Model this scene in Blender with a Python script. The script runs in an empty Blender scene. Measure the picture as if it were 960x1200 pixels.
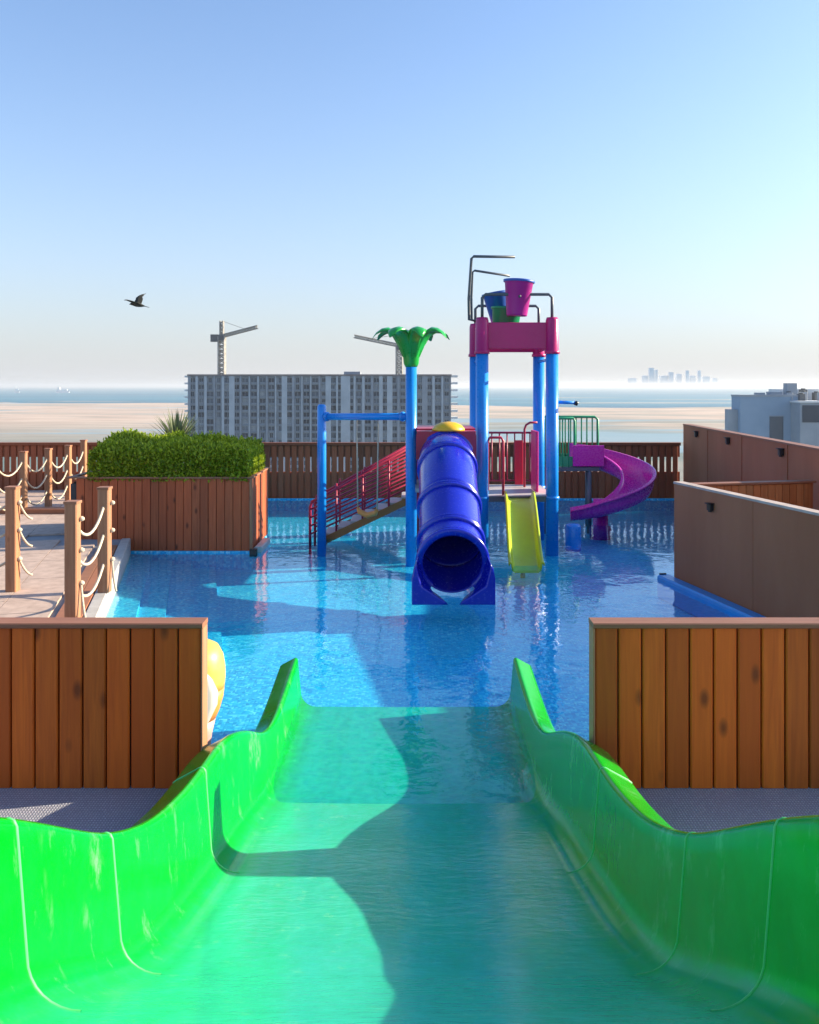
import bpy, bmesh, math, random
import numpy as np
from mathutils import Vector, Matrix, Quaternion

random.seed(7)
R = math.radians
SC = bpy.context.scene
COL = SC.collection

# ------------------------------------------------------------------ camera
CAM_Z = 2.8            # metres above the pool water (z = 0)
F = 1000.0             # focal length in photo pixels (photo 960 x 1200)
cam = bpy.data.cameras.new('camera')
cam.sensor_fit = 'HORIZONTAL'
cam.sensor_width = 36.0
cam.lens = 36.0 * F / 960.0
cam.shift_y = -148.0 / 960.0
cam.clip_start = 0.05
cam.clip_end = 120000
camo = bpy.data.objects.new('camera', cam)
COL.objects.link(camo)
camo.location = (0, 0, CAM_Z)
camo.rotation_euler = (R(90), 0, 0)
SC.camera = camo

# ------------------------------------------------------------------ light
SUN_EL, SUN_BACK = R(19.5), R(12.5)      # sun low, from the right, slightly beyond the pool
sdir = Vector((math.cos(SUN_EL) * math.cos(SUN_BACK), math.cos(SUN_EL) * math.sin(SUN_BACK), math.sin(SUN_EL)))
w = bpy.data.worlds.new('World')
SC.world = w
w.use_nodes = True
wn = w.node_tree
wn.nodes.clear()
sky = wn.nodes.new('ShaderNodeTexSky')
sky.sky_type = 'NISHITA'
sky.sun_disc = False
sky.sun_elevation = SUN_EL
sky.sun_rotation = R(90) - SUN_BACK
sky.altitude = 60
sky.air_density = 1.0
sky.dust_density = 1.4
sky.ozone_density = 4.5
bg = wn.nodes.new('ShaderNodeBackground')
bg.inputs[1].default_value = 0.115
wo = wn.nodes.new('ShaderNodeOutputWorld')
hz = wn.nodes.new('ShaderNodeMix')                  # pale marine haze, thick at the horizon all round and thinning with height
hz.data_type = 'RGBA'
hz.inputs[7].default_value = (2.42, 2.46, 2.55, 1)
wtc = wn.nodes.new('ShaderNodeTexCoord')
wsp = wn.nodes.new('ShaderNodeSeparateXYZ')
wn.links.new(wtc.outputs['Generated'], wsp.inputs[0])
wz = wn.nodes.new('ShaderNodeMath')
wz.operation = 'MAXIMUM'
wz.inputs[1].default_value = 0
wn.links.new(wsp.outputs[2], wz.inputs[0])
wm = wn.nodes.new('ShaderNodeMath')
wm.operation = 'MULTIPLY'
wm.inputs[1].default_value = -1 / .17
wn.links.new(wz.outputs[0], wm.inputs[0])
we = wn.nodes.new('ShaderNodeMath')
we.operation = 'EXPONENT'
wn.links.new(wm.outputs[0], we.inputs[0])
wn.links.new(we.outputs[0], hz.inputs[0])
wn.links.new(sky.outputs[0], hz.inputs[6])
wn.links.new(hz.outputs[2], bg.inputs[0])
wn.links.new(bg.outputs[0], wo.inputs[0])
sun = bpy.data.lights.new('sun', 'SUN')
sun.energy = 4.6
sun.angle = R(0.5)
sun.color = (1.0, 0.86, 0.64)
suno = bpy.data.objects.new('sun', sun)
COL.objects.link(suno)
suno.rotation_euler = sdir.to_track_quat('Z', 'Y').to_euler()
suno.location = (20, 5, 20)
SC.view_settings.view_transform = 'Standard'
SC.view_settings.look = 'None'
SC.view_settings.exposure = 1.4
SC.view_settings.gamma = 1.0
SC.view_settings.use_curve_mapping = False
SC.render.engine = 'CYCLES'
SC.cycles.use_denoising = True
SC.cycles.max_bounces = 8
SC.cycles.transparent_max_bounces = 12
SC.cycles.caustics_reflective = False
SC.cycles.caustics_refractive = False


def at(x, y, d):
    """photo pixel + distance along the view axis -> world point"""
    return Vector(((x - 480) / F * d, d, CAM_Z - (y - 452) / F * d))


# ------------------------------------------------------------------ materials
def srgb(r, g, b):
    f = lambda c: (c / 255 / 12.92) if c <= 10 else (((c / 255) + 0.055) / 1.055) ** 2.4
    return (f(r), f(g), f(b), 1)


class NT:
    def __init__(self, name):
        self.m = bpy.data.materials.new(name)
        self.m.use_nodes = True
        self.t = self.m.node_tree
        self.t.nodes.clear()
        self.out = self.n('ShaderNodeOutputMaterial')

    def n(self, typ, **kw):
        nd = self.t.nodes.new(typ)
        for k, v in kw.items():
            setattr(nd, k, v)
        return nd

    def l(self, a, b):
        self.t.links.new(a, b)

    def set(self, nd, **kw):
        for k, v in kw.items():
            nd.inputs[k.replace('_', ' ')].default_value = v
        return nd

    def noise(self, vec, scale, detail=4, rough=0.55, dist=0.0):
        nd = self.n('ShaderNodeTexNoise')
        nd.inputs['Scale'].default_value = scale
        nd.inputs['Detail'].default_value = detail
        nd.inputs['Roughness'].default_value = rough
        nd.inputs['Distortion'].default_value = dist
        if vec is not None:
            self.l(vec, nd.inputs['Vector'])
        return nd

    def ramp(self, fac, stops):
        nd = self.n('ShaderNodeValToRGB')
        e = nd.color_ramp.elements
        while len(e) < len(stops):
            e.new(0.5)
        for i, (p, c) in enumerate(stops):
            e[i].position = p
            e[i].color = c if len(c) == 4 else (*c, 1)
        self.l(fac, nd.inputs[0])
        return nd

    def mix(self, fac, a, b, blend='MIX'):
        nd = self.n('ShaderNodeMix', data_type='RGBA', blend_type=blend)
        for sock, v in ((nd.inputs[0], fac), (nd.inputs[6], a), (nd.inputs[7], b)):
            if hasattr(v, 'is_linked'):
                self.l(v, sock)
            else:
                sock.default_value = v
        return nd.outputs[2]

    def math(self, op, a, b=0.0, clamp=False):
        nd = self.n('ShaderNodeMath', operation=op, use_clamp=clamp)
        for sock, v in ((nd.inputs[0], a), (nd.inputs[1], b)):
            if hasattr(v, 'is_linked'):
                self.l(v, sock)
            else:
                sock.default_value = v
        return nd.outputs[0]

    def mapping(self, vec, scale=(1, 1, 1), loc=(0, 0, 0)):
        nd = self.n('ShaderNodeMapping')
        nd.inputs['Scale'].default_value = scale
        nd.inputs['Location'].default_value = loc
        self.l(vec, nd.inputs[0])
        return nd.outputs[0]

    def bump(self, h, strength=0.3, dist=0.01):
        nd = self.n('ShaderNodeBump')
        nd.inputs['Strength'].default_value = strength
        nd.inputs['Distance'].default_value = dist
        self.l(h, nd.inputs['Height'])
        return nd.outputs[0]

    def bsdf(self, color, rough=0.5, normal=None, metallic=0.0, spec=0.5, coat=0.0):
        b = self.n('ShaderNodeBsdfPrincipled')
        for sock, v in ((b.inputs['Base Color'], color), (b.inputs['Roughness'], rough)):
            if hasattr(v, 'is_linked'):
                self.l(v, sock)
            else:
                sock.default_value = v
        b.inputs['Metallic'].default_value = metallic
        b.inputs['Specular IOR Level'].default_value = spec
        b.inputs['Coat Weight'].default_value = coat
        b.inputs['Coat Roughness'].default_value = 0.08
        if normal is not None:
            self.l(normal, b.inputs['Normal'])
        self.l(b.outputs[0], self.out.inputs[0])
        return b

    def obj(self):
        if not hasattr(self, '_tc'):
            self._tc = self.n('ShaderNodeTexCoord')
        return self._tc.outputs['Object']

    def pos(self):
        if not hasattr(self, '_g'):
            self._g = self.n('ShaderNodeNewGeometry')
        return self._g.outputs['Position']

    def rnd(self):
        if not hasattr(self, '_oi'):
            self._oi = self.n('ShaderNodeObjectInfo')
        return self._oi.outputs['Random']


def painted(name, c, rough=0.35, var=0.12, scale=3.0, bump=0.05, coat=0.0, grime=0.25):
    """painted metal / moulded plastic: faint mottling, faded and dusty in patches"""
    t = NT(name)
    p = t.pos()
    n1 = t.noise(p, scale, 5)
    n2 = t.noise(p, scale * 9, 3)
    dark = (c[0] * (1 - var), c[1] * (1 - var), c[2] * (1 - var), 1)
    fade = tuple(min(1, v * (1 - grime * .5) + 0.06 * grime) for v in c[:3]) + (1,)
    col = t.mix(t.ramp(n1.outputs[0], [(.35, (0, 0, 0)), (.68, (1, 1, 1))]).outputs[0], dark, c)
    col = t.mix(t.ramp(n2.outputs[0], [(.52, (0, 0, 0)), (.75, (1, 1, 1))]).outputs[0], col, fade)
    rr = t.math('ADD', t.math('MULTIPLY', n2.outputs[0], 0.25), rough - 0.1)
    t.bsdf(col, rr, t.bump(n2.outputs[0], bump, .01), coat=coat)
    return t.m


def wood(name, light, dark, knots=True, gscale=1.0, rough=0.55, tint=0.55, axis=2):
    """stained softwood boards; every board has its own tone, grain and knots"""
    t = NT(name)
    o = t.obj()
    off = t.n('ShaderNodeVectorMath', operation='ADD')
    cmb = t.n('ShaderNodeCombineXYZ')
    for i, k in enumerate((37.0, 91.0, 53.0)):
        t.l(t.math('MULTIPLY', t.rnd(), k), cmb.inputs[i])
    t.l(o, off.inputs[0])
    t.l(cmb.outputs[0], off.inputs[1])
    v = off.outputs[0]
    s = [34 * gscale] * 3
    s[axis] = 1.6 * gscale
    g = t.noise(t.mapping(v, tuple(s)), 1.0, 6, .62, .6)
    s2 = [5 * gscale] * 3
    s2[axis] = 0.9 * gscale
    g2 = t.noise(t.mapping(v, tuple(s2)), 1.0, 3)
    mid = tuple((a + b) * .5 for a, b in zip(light, dark))
    col = t.ramp(g.outputs[0], [(.3, dark), (.52, mid), (.72, light)]).outputs[0]
    col = t.mix(t.math('MULTIPLY', g2.outputs[0], .45), col, dark)
    wn_ = t.n('ShaderNodeTexWhiteNoise', noise_dimensions='1D')
    t.l(t.rnd(), wn_.inputs['W'])
    col = t.mix(t.math('MULTIPLY', wn_.outputs['Value'], tint), col, tuple(c * .42 for c in dark[:3]) + (1,))
    col = t.mix(t.math('MULTIPLY', t.rnd(), .4), col, (min(1, light[0] * 1.15), light[1] * .72, light[2] * .5, 1))
    h = g.outputs[0]
    if knots:
        vo = t.n('ShaderNodeTexVoronoi')
        s3 = [8.0] * 3
        s3[axis] = 4.0
        vo.inputs['Scale'].default_value = .62
        t.l(t.mapping(v, tuple(s3)), vo.inputs['Vector'])
        k = t.ramp(vo.outputs['Distance'], [(.06, (1, 1, 1)), (.17, (0, 0, 0))]).outputs[0]
        col = t.mix(t.math('MULTIPLY', k, .8), col, tuple(c * .3 for c in dark[:3]) + (1,))
    t.bsdf(col, rough, t.bump(h, .25, .004), spec=.35)
    return t.m


def mat_slide():
    t = NT('slide_gelcoat')
    p = t.pos()
    geo = t.n('ShaderNodeNewGeometry')
    sx = t.n('ShaderNodeSeparateXYZ')
    t.l(geo.outputs['True Normal'], sx.inputs[0])
    up = t.math('ABSOLUTE', sx.outputs[2])
    streak = t.noise(t.mapping(p, (14, 1.2, 14)), 1.0, 5, .6)
    blot = t.noise(p, 5.5, 5, .65)
    px = t.n('ShaderNodeSeparateXYZ')
    t.l(p, px.inputs[0])
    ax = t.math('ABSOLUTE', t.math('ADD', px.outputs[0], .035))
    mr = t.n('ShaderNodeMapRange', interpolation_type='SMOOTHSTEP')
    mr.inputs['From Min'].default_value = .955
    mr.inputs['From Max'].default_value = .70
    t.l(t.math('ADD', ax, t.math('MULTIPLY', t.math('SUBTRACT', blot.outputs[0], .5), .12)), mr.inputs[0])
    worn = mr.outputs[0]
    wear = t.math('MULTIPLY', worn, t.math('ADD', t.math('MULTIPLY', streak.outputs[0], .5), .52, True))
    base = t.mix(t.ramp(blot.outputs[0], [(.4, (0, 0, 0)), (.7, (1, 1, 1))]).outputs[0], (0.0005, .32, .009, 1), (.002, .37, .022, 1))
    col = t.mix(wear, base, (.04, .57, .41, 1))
    scuff = t.ramp(t.noise(t.mapping(p, (9, 8, 3)), 1.0, 8, .75).outputs[0], [(.585, (0, 0, 0)), (.70, (1, 1, 1))]).outputs[0]
    col = t.mix(t.math('MULTIPLY', scuff, .28), col, (.30, .75, .36, 1))
    chalk = t.math('MULTIPLY', t.ramp(t.noise(t.mapping(p, (2.6, 2.6, 1.8)), 1.0, 3).outputs[0], [(.57, (0, 0, 0)), (.68, (1, 1, 1))]).outputs[0],
                   t.ramp(t.noise(t.mapping(p, (22, 22, 13)), 1.0, 6, .7).outputs[0], [(.45, (0, 0, 0)), (.62, (1, 1, 1))]).outputs[0])
    col = t.mix(t.math('MULTIPLY', t.math('MULTIPLY', chalk, .42), t.math('SUBTRACT', 1.0, worn)), col, (.36, .74, .40, 1))       # chalky water-scale patches
    rip = t.noise(t.mapping(p, (10, 22, 6)), 1.0, 4, .5, .4)
    rough = t.math('ADD', t.math('MULTIPLY', blot.outputs[0], .16), .10)
    hb = t.math('ADD', t.math('MULTIPLY', t.math('MULTIPLY', rip.outputs[0], worn), .8), t.math('MULTIPLY', blot.outputs[0], .4))
    b = t.bsdf(col, rough, t.bump(hb, .22, .02), spec=.28)
    # thin sheet of running water over the floor
    film = t.noise(t.mapping(p, (3.0, 7.0, 3.0)), 1.0, 5, .6, 1.2)
    t.l(t.math('MULTIPLY', worn, t.ramp(film.outputs[0], [(.47, (.0, .0, .0)), (.62, (.28, .28, .28))]).outputs[0]), b.inputs['Coat Weight'])
    b.inputs['Coat Roughness'].default_value = .03
    t.l(t.bump(film.outputs[0], .35, .05), b.inputs['Coat Normal'])
    return t.m


def mat_pool():
    """small glass mosaic, many blues"""
    t = NT('pool_mosaic')
    p = t.pos()
    sc_ = t.mapping(p, (30, 30, 30))
    vo = t.n('ShaderNodeTexVoronoi')
    vo.inputs['Scale'].default_value = 1.0
    vo.inputs['Randomness'].default_value = .25
    t.l(sc_, vo.inputs['Vector'])
    sep = t.n('ShaderNodeSeparateColor')
    t.l(vo.outputs['Color'], sep.inputs[0])
    col = t.ramp(sep.outputs[0], [(0.0, (.03, .33, .64)), (.4, (.06, .51, .80)), (.75, (.14, .65, .87)), (1.0, (.55, .88, .95))]).outputs[0]
    big = t.noise(p, .8, 4)
    col = t.mix(t.ramp(big.outputs[0], [(.35, (0, 0, 0)), (.7, (.5, .5, .5))]).outputs[0], col, (.10, .61, .85, 1))
    t.bsdf(col, .35, spec=.3)
    return t.m


def mat_water():
    t = NT('pool_water')
    p = t.pos()
    n1 = t.noise(t.mapping(p, (1.0, 1.0, 1.0)), 3.2, 3, .5, .5)
    n2 = t.noise(t.mapping(p, (1.0, 1.0, 1.0)), 11, 2, .5, .3)
    n3 = t.noise(p, 1.1, 2, .5)
    h = t.math('ADD', t.math('ADD', t.math('MULTIPLY', n1.outputs[0], .5), t.math('MULTIPLY', n2.outputs[0], .13)), t.math('MULTIPLY', n3.outputs[0], .7))
    nrm = t.bump(h, .42, .03)
    # Schlick reflectance, the same from above and below so that sunlight reaches the floor
    geo = t.n('ShaderNodeNewGeometry')
    dt = t.n('ShaderNodeVectorMath', operation='DOT_PRODUCT')
    t.l(geo.outputs['Incoming'], dt.inputs[0])
    t.l(nrm, dt.inputs[1])
    inv = t.math('SUBTRACT', 1.0, t.math('ABSOLUTE', dt.outputs['Value']), True)
    refl = t.math('ADD', t.math('MULTIPLY', t.math('POWER', inv, 5.0), .98), .02)
    gl = t.n('ShaderNodeBsdfGlossy')
    gl.inputs['Color'].default_value = (.95, .97, 1, 1)
    gl.inputs['Roughness'].default_value = .03
    t.l(nrm, gl.inputs['Normal'])
    tr = t.n('ShaderNodeBsdfTransparent')
    vo = t.n('ShaderNodeTexVoronoi', feature='SMOOTH_F1')  # cell pattern in the water tint imitates sun caustics and sparkle
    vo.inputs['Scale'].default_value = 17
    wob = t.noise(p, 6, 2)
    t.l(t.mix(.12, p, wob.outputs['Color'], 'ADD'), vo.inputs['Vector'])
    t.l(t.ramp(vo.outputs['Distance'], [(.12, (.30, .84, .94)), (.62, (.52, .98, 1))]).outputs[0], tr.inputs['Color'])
    mx = t.n('ShaderNodeMixShader')
    t.l(refl, mx.inputs[0])
    t.l(tr.outputs[0], mx.inputs[1])
    t.l(gl.outputs[0], mx.inputs[2])
    t.l(mx.outputs[0], t.out.inputs[0])
    return t.m


def mat_simple(name, c1, c2, scale, rough=.8, bump=.2, bscale=None, stretch=(1, 1, 1), spec=.3):
    t = NT(name)
    v = t.mapping(t.pos(), stretch)
    n1 = t.noise(v, scale, 6, .6)
    n2 = t.noise(v, bscale or scale * 6, 4, .6)
    col = t.ramp(n1.outputs[0], [(.32, c1), (.68, c2)]).outputs[0]
    t.bsdf(col, rough, t.bump(n2.outputs[0], bump, .01), spec=spec)
    return t.m


def mat_tread():
    """studded grey rubber/metal tread of the side decks"""
    t = NT('studded_deck')
    p = t.pos()
    vo = t.n('ShaderNodeTexVoronoi')
    vo.inputs['Randomness'].default_value = .12
    vo.inputs['Scale'].default_value = 1.0
    t.l(t.mapping(p, (62, 44, 44)), vo.inputs['Vector'])
    stud = t.ramp(vo.outputs['Distance'], [(.18, (1, 1, 1)), (.42, (0, 0, 0))]).outputs[0]
    n = t.noise(p, 4, 5)
    col = t.mix(stud, (.27, .28, .33, 1), (.68, .70, .76, 1))
    col = t.mix(t.math('MULTIPLY', n.outputs[0], .4), col, (.2, .19, .22, 1))
    t.bsdf(col, .45, t.bump(stud, .8, .006))
    return t.m


def mat_leaf(name, c1, c2):
    t = NT(name)
    geo = t.n('ShaderNodeNewGeometry')
    n = t.noise(t.pos(), 4, 3)
    f = t.math('ADD', t.math('MULTIPLY', geo.outputs['Random Per Island'], .7), t.math('MULTIPLY', n.outputs[0], .4), True)
    col = t.ramp(f, [(.15, c1), (.9, c2)]).outputs[0]
    b = t.bsdf(col, .5, spec=.35)
    tl = t.n('ShaderNodeBsdfTranslucent')
    t.l(col, tl.inputs[0])
    mx = t.n('ShaderNodeMixShader')
    mx.inputs[0].default_value = .38
    t.l(b.outputs[0], mx.inputs[1])
    t.l(tl.outputs[0], mx.inputs[2])
    t.l(mx.outputs[0], t.out.inputs[0])
    return t.m


def mat_land():
    t = NT('sand_flats')
    p = t.pos()
    n1 = t.noise(t.mapping(p, (.0016, .0034, 1)), 1.0, 7, .62)
    n2 = t.noise(t.mapping(p, (.008, .03, 1)), 1.0, 6, .6)
    col = t.ramp(n2.outputs[0], [(.3, (.42, .31, .24)), (.55, (.56, .44, .35)), (.75, (.66, .55, .45))]).outputs[0]
    g = t.ramp(n1.outputs[0], [(.50, (0, 0, 0)), (.60, (1, 1, 1))]).outputs[0]
    sep = t.n('ShaderNodeSeparateXYZ')
    t.l(p, sep.inputs[0])
    near = t.n('ShaderNodeMapRange')
    near.inputs['From Min'].default_value = 1500
    near.inputs['From Max'].default_value = 900
    t.l(sep.outputs[1], near.inputs[0])
    g2 = t.math('MULTIPLY', t.math('ADD', t.math('MULTIPLY', near.outputs[0], .65), t.math('MULTIPLY', g, .5), True), .95)
    col = t.mix(g2, col, (.12, .19, .18, 1))
    lag = t.noise(t.mapping(p, (.0011, .0052, 1), (7.3, 2.1, 0)), 1.0, 5, .6)
    col = t.mix(t.ramp(lag.outputs[0], [(.55, (0, 0, 0)), (.62, (.85, .85, .85))]).outputs[0], col, (.24, .36, .42, 1))
    t.bsdf(col, .95, spec=.1)
    return t.m


def mat_sea():
    t = NT('sea_water')
    p = t.pos()
    n1 = t.noise(t.mapping(p, (.0004, .0016, 1)), 1.0, 6, .6)
    n2 = t.noise(t.mapping(p, (.02, .06, 1)), 1.0, 4)
    col = t.ramp(n1.outputs[0], [(.35, (.016, .13, .20)), (.65, (.05, .23, .30))]).outputs[0]
    t.bsdf(col, .5, t.bump(n2.outputs[0], .3, 1.0), spec=.25)
    return t.m


M = {}
M['fence'] = wood('stained_fence_timber', (.86, .20, .014, 1), (.46, .085, .005, 1), tint=.7)
M['planter'] = wood('reddish_planter_timber', (.62, .17, .06, 1), (.30, .070, .026, 1), gscale=1.2, tint=.4)
M['slat'] = wood('dark_slat_timber', (.48, .155, .07, 1), (.25, .075, .034, 1), knots=False, gscale=1.2)
M['rail_wood'] = wood('weathered_handrail_timber', (.36, .17, .10, 1), (.20, .09, .05, 1), knots=False, axis=0, tint=.1)
M['cap_wood'] = wood('cap_timber', (.42, .21, .12, 1), (.24, .11, .06, 1), knots=False, axis=0, tint=.1)
M['post_wood'] = wood('pale_post_timber', (.50, .29, .17, 1), (.22, .11, .06, 1), knots=True, tint=.2)
M['inner_wood'] = wood('orange_inner_timber', (.60, .25, .09, 1), (.32, .12, .04, 1), knots=False)
M['board'] = mat_simple('brown_composite_wall', (.33, .115, .050, 1), (.41, .152, .070, 1), 1.3, .7, .12, 24, (1, 1, .3))
M['board_cap'] = mat_simple('pale_wall_cap', (.42, .33, .27, 1), (.55, .45, .38, 1), 6, .6)
M['slide'] = mat_slide()
M['pool'] = mat_pool()
M['water'] = mat_water()
M['coping'] = mat_simple('pale_stone_coping', (.38, .36, .33, 1), (.50, .48, .45, 1), 5, .6)
M['bluecurb'] = painted('blue_tiled_kerb', (.04, .33, .72, 1), .3)
M['tread'] = mat_tread()
M['tile'] = mat_simple('beige_stone_paver', (.42, .31, .25, 1), (.57, .43, .35, 1), 7, .75, .15)
M['slab'] = mat_simple('concrete_slab', (.22, .22, .23, 1), (.32, .32, .33, 1), 3, .85)
M['under'] = mat_simple('dark_substructure', (.05, .05, .055, 1), (.09, .09, .09, 1), 3, .9)
M['soil'] = mat_simple('planter_soil', (.05, .035, .025, 1), (.09, .065, .045, 1), 12, .95, .6)
M['hedge'] = mat_leaf('hedge_leaf', (.13, .23, .010, 1), (.50, .58, .035, 1))
M['twig'] = mat_simple('twig_bark', (.07, .045, .03, 1), (.12, .08, .05, 1), 20, .9)
M['yucca'] = mat_leaf('spiky_leaf', (.09, .12, .05, 1), (.22, .26, .13, 1))
M['rope'] = mat_simple('natural_rope', (.50, .40, .29, 1), (.68, .58, .44, 1), 60, .9, .6, 120)
M['blue'] = painted('sky_blue_post_paint', (.010, .27, .82, 1), .28, coat=.2)
M['deepblue'] = painted('deep_blue_moulded_plastic', (.006, .016, .44, 1), .22, coat=.35, grime=.05, bump=.015)
M['red'] = painted('crimson_rail_paint', (.42, .018, .06, 1), .35)
M['magenta'] = painted('magenta_plastic', (.52, .012, .15, 1), .3)
M['pink'] = painted('hot_pink_panel', (.66, .015, .19, 1), .3)
M['brightred'] = painted('bright_red_panel', (.68, .02, .06, 1), .3)
M['bucketmag'] = painted('bucket_magenta', (.46, .02, .28, 1), .35)
M['bucketblue'] = painted('bucket_blue', (.02, .10, .46, 1), .35)
M['bucketgreen'] = painted('bucket_green', (.01, .28, .11, 1), .35)
M['purple'] = painted('purple_moulded_plastic', (.56, .022, .36, 1), .25, coat=.2, grime=.05, bump=.015)
M['lime'] = painted('lime_yellow_plastic', (.46, .62, .006, 1), .3)
M['green'] = painted('green_rail_paint', (.03, .34, .14, 1), .35)
M['palm'] = painted('glossy_green_palm', (.012, .36, .045, 1), .28, coat=.3)
M['yellow'] = painted('yellow_plastic', (.80, .46, .02, 1), .35)
M['paleyellow'] = painted('pale_yellow_paint', (.66, .45, .10, 1), .4)
M['orange'] = painted('orange_paint', (.80, .32, .07, 1), .4)
M['white'] = painted('white_paint', (.52, .52, .50, 1), .4)
M['pinkpaint'] = painted('faded_pink_paint', (.62, .32, .28, 1), .4)
M['steel'] = painted('dark_steel_pipe', (.10, .115, .13, 1), .35)
M['black'] = painted('black_fitting', (.018, .018, .02, 1), .4)
M['deckplate'] = painted('pale_deck_plate', (.52, .48, .46, 1), .5)
M['stringer'] = painted('ochre_stringer', (.36, .13, .025, 1), .4)
M['land'] = mat_land()
M['sea'] = mat_sea()
M['bar'] = mat_simple('wet_sandbar', (.34, .33, .30, 1), (.46, .43, .38, 1), .004, .9, stretch=(1, 3, 1))
M['concrete'] = mat_simple('haze_blue_facade_concrete', (.24, .27, .31, 1), (.32, .35, .39, 1), .12, .85, .1)  # grey concrete with the blue of distant haze mixed into its colour
M['pier'] = mat_simple('pale_facade_pier', (.36, .40, .44, 1), (.46, .50, .54, 1), .2, .8, .1)
M['parapet'] = mat_simple('brownish_parapet', (.20, .17, .17, 1), (.28, .25, .24, 1), .2, .85)
M['balcony'] = mat_simple('white_balcony', (.62, .63, .64, 1), (.72, .72, .72, 1), .2, .8)
t_ = NT('dark_window_glass')
t_.bsdf(t_.ramp(t_.rnd(), [(0, (.02, .03, .05)), (.6, (.06, .08, .11)), (.85, (.10, .13, .17)), (1, (.26, .29, .32))]).outputs[0], .15, spec=.5)
M['glass'] = t_.m
M['bluewall'] = mat_simple('pale_blue_render_wall', (.26, .35, .45, 1), (.31, .40, .50, 1), .15, .85)
M['greywall'] = mat_simple('grey_render_wall', (.30, .33, .37, 1), (.38, .41, .44, 1), .15, .85)
M['whiteroof'] = mat_simple('white_roof', (.66, .66, .65, 1), (.78, .78, .77, 1), .2, .85)
M['crane'] = mat_simple('crane_paint', (.30, .28, .25, 1), (.42, .40, .36, 1), .2, .7)
M['cranedark'] = mat_simple('crane_counterweight', (.12, .12, .12, 1), (.18, .18, .18, 1), .2, .8)
M['ship'] = mat_simple('white_ship_paint', (.72, .73, .75, 1), (.82, .82, .82, 1), .05, .6)
M['far'] = mat_simple('haze_pale_far', (.70, .72, .75, 1), (.78, .79, .81, 1), .01, .9)  # haze put into the colour: pale, so the far skyline blends with the sky
M['bird'] = mat_simple('dark_plumage', (.02, .02, .016, 1), (.06, .058, .045, 1), 14, .8, .4, 60)


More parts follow.
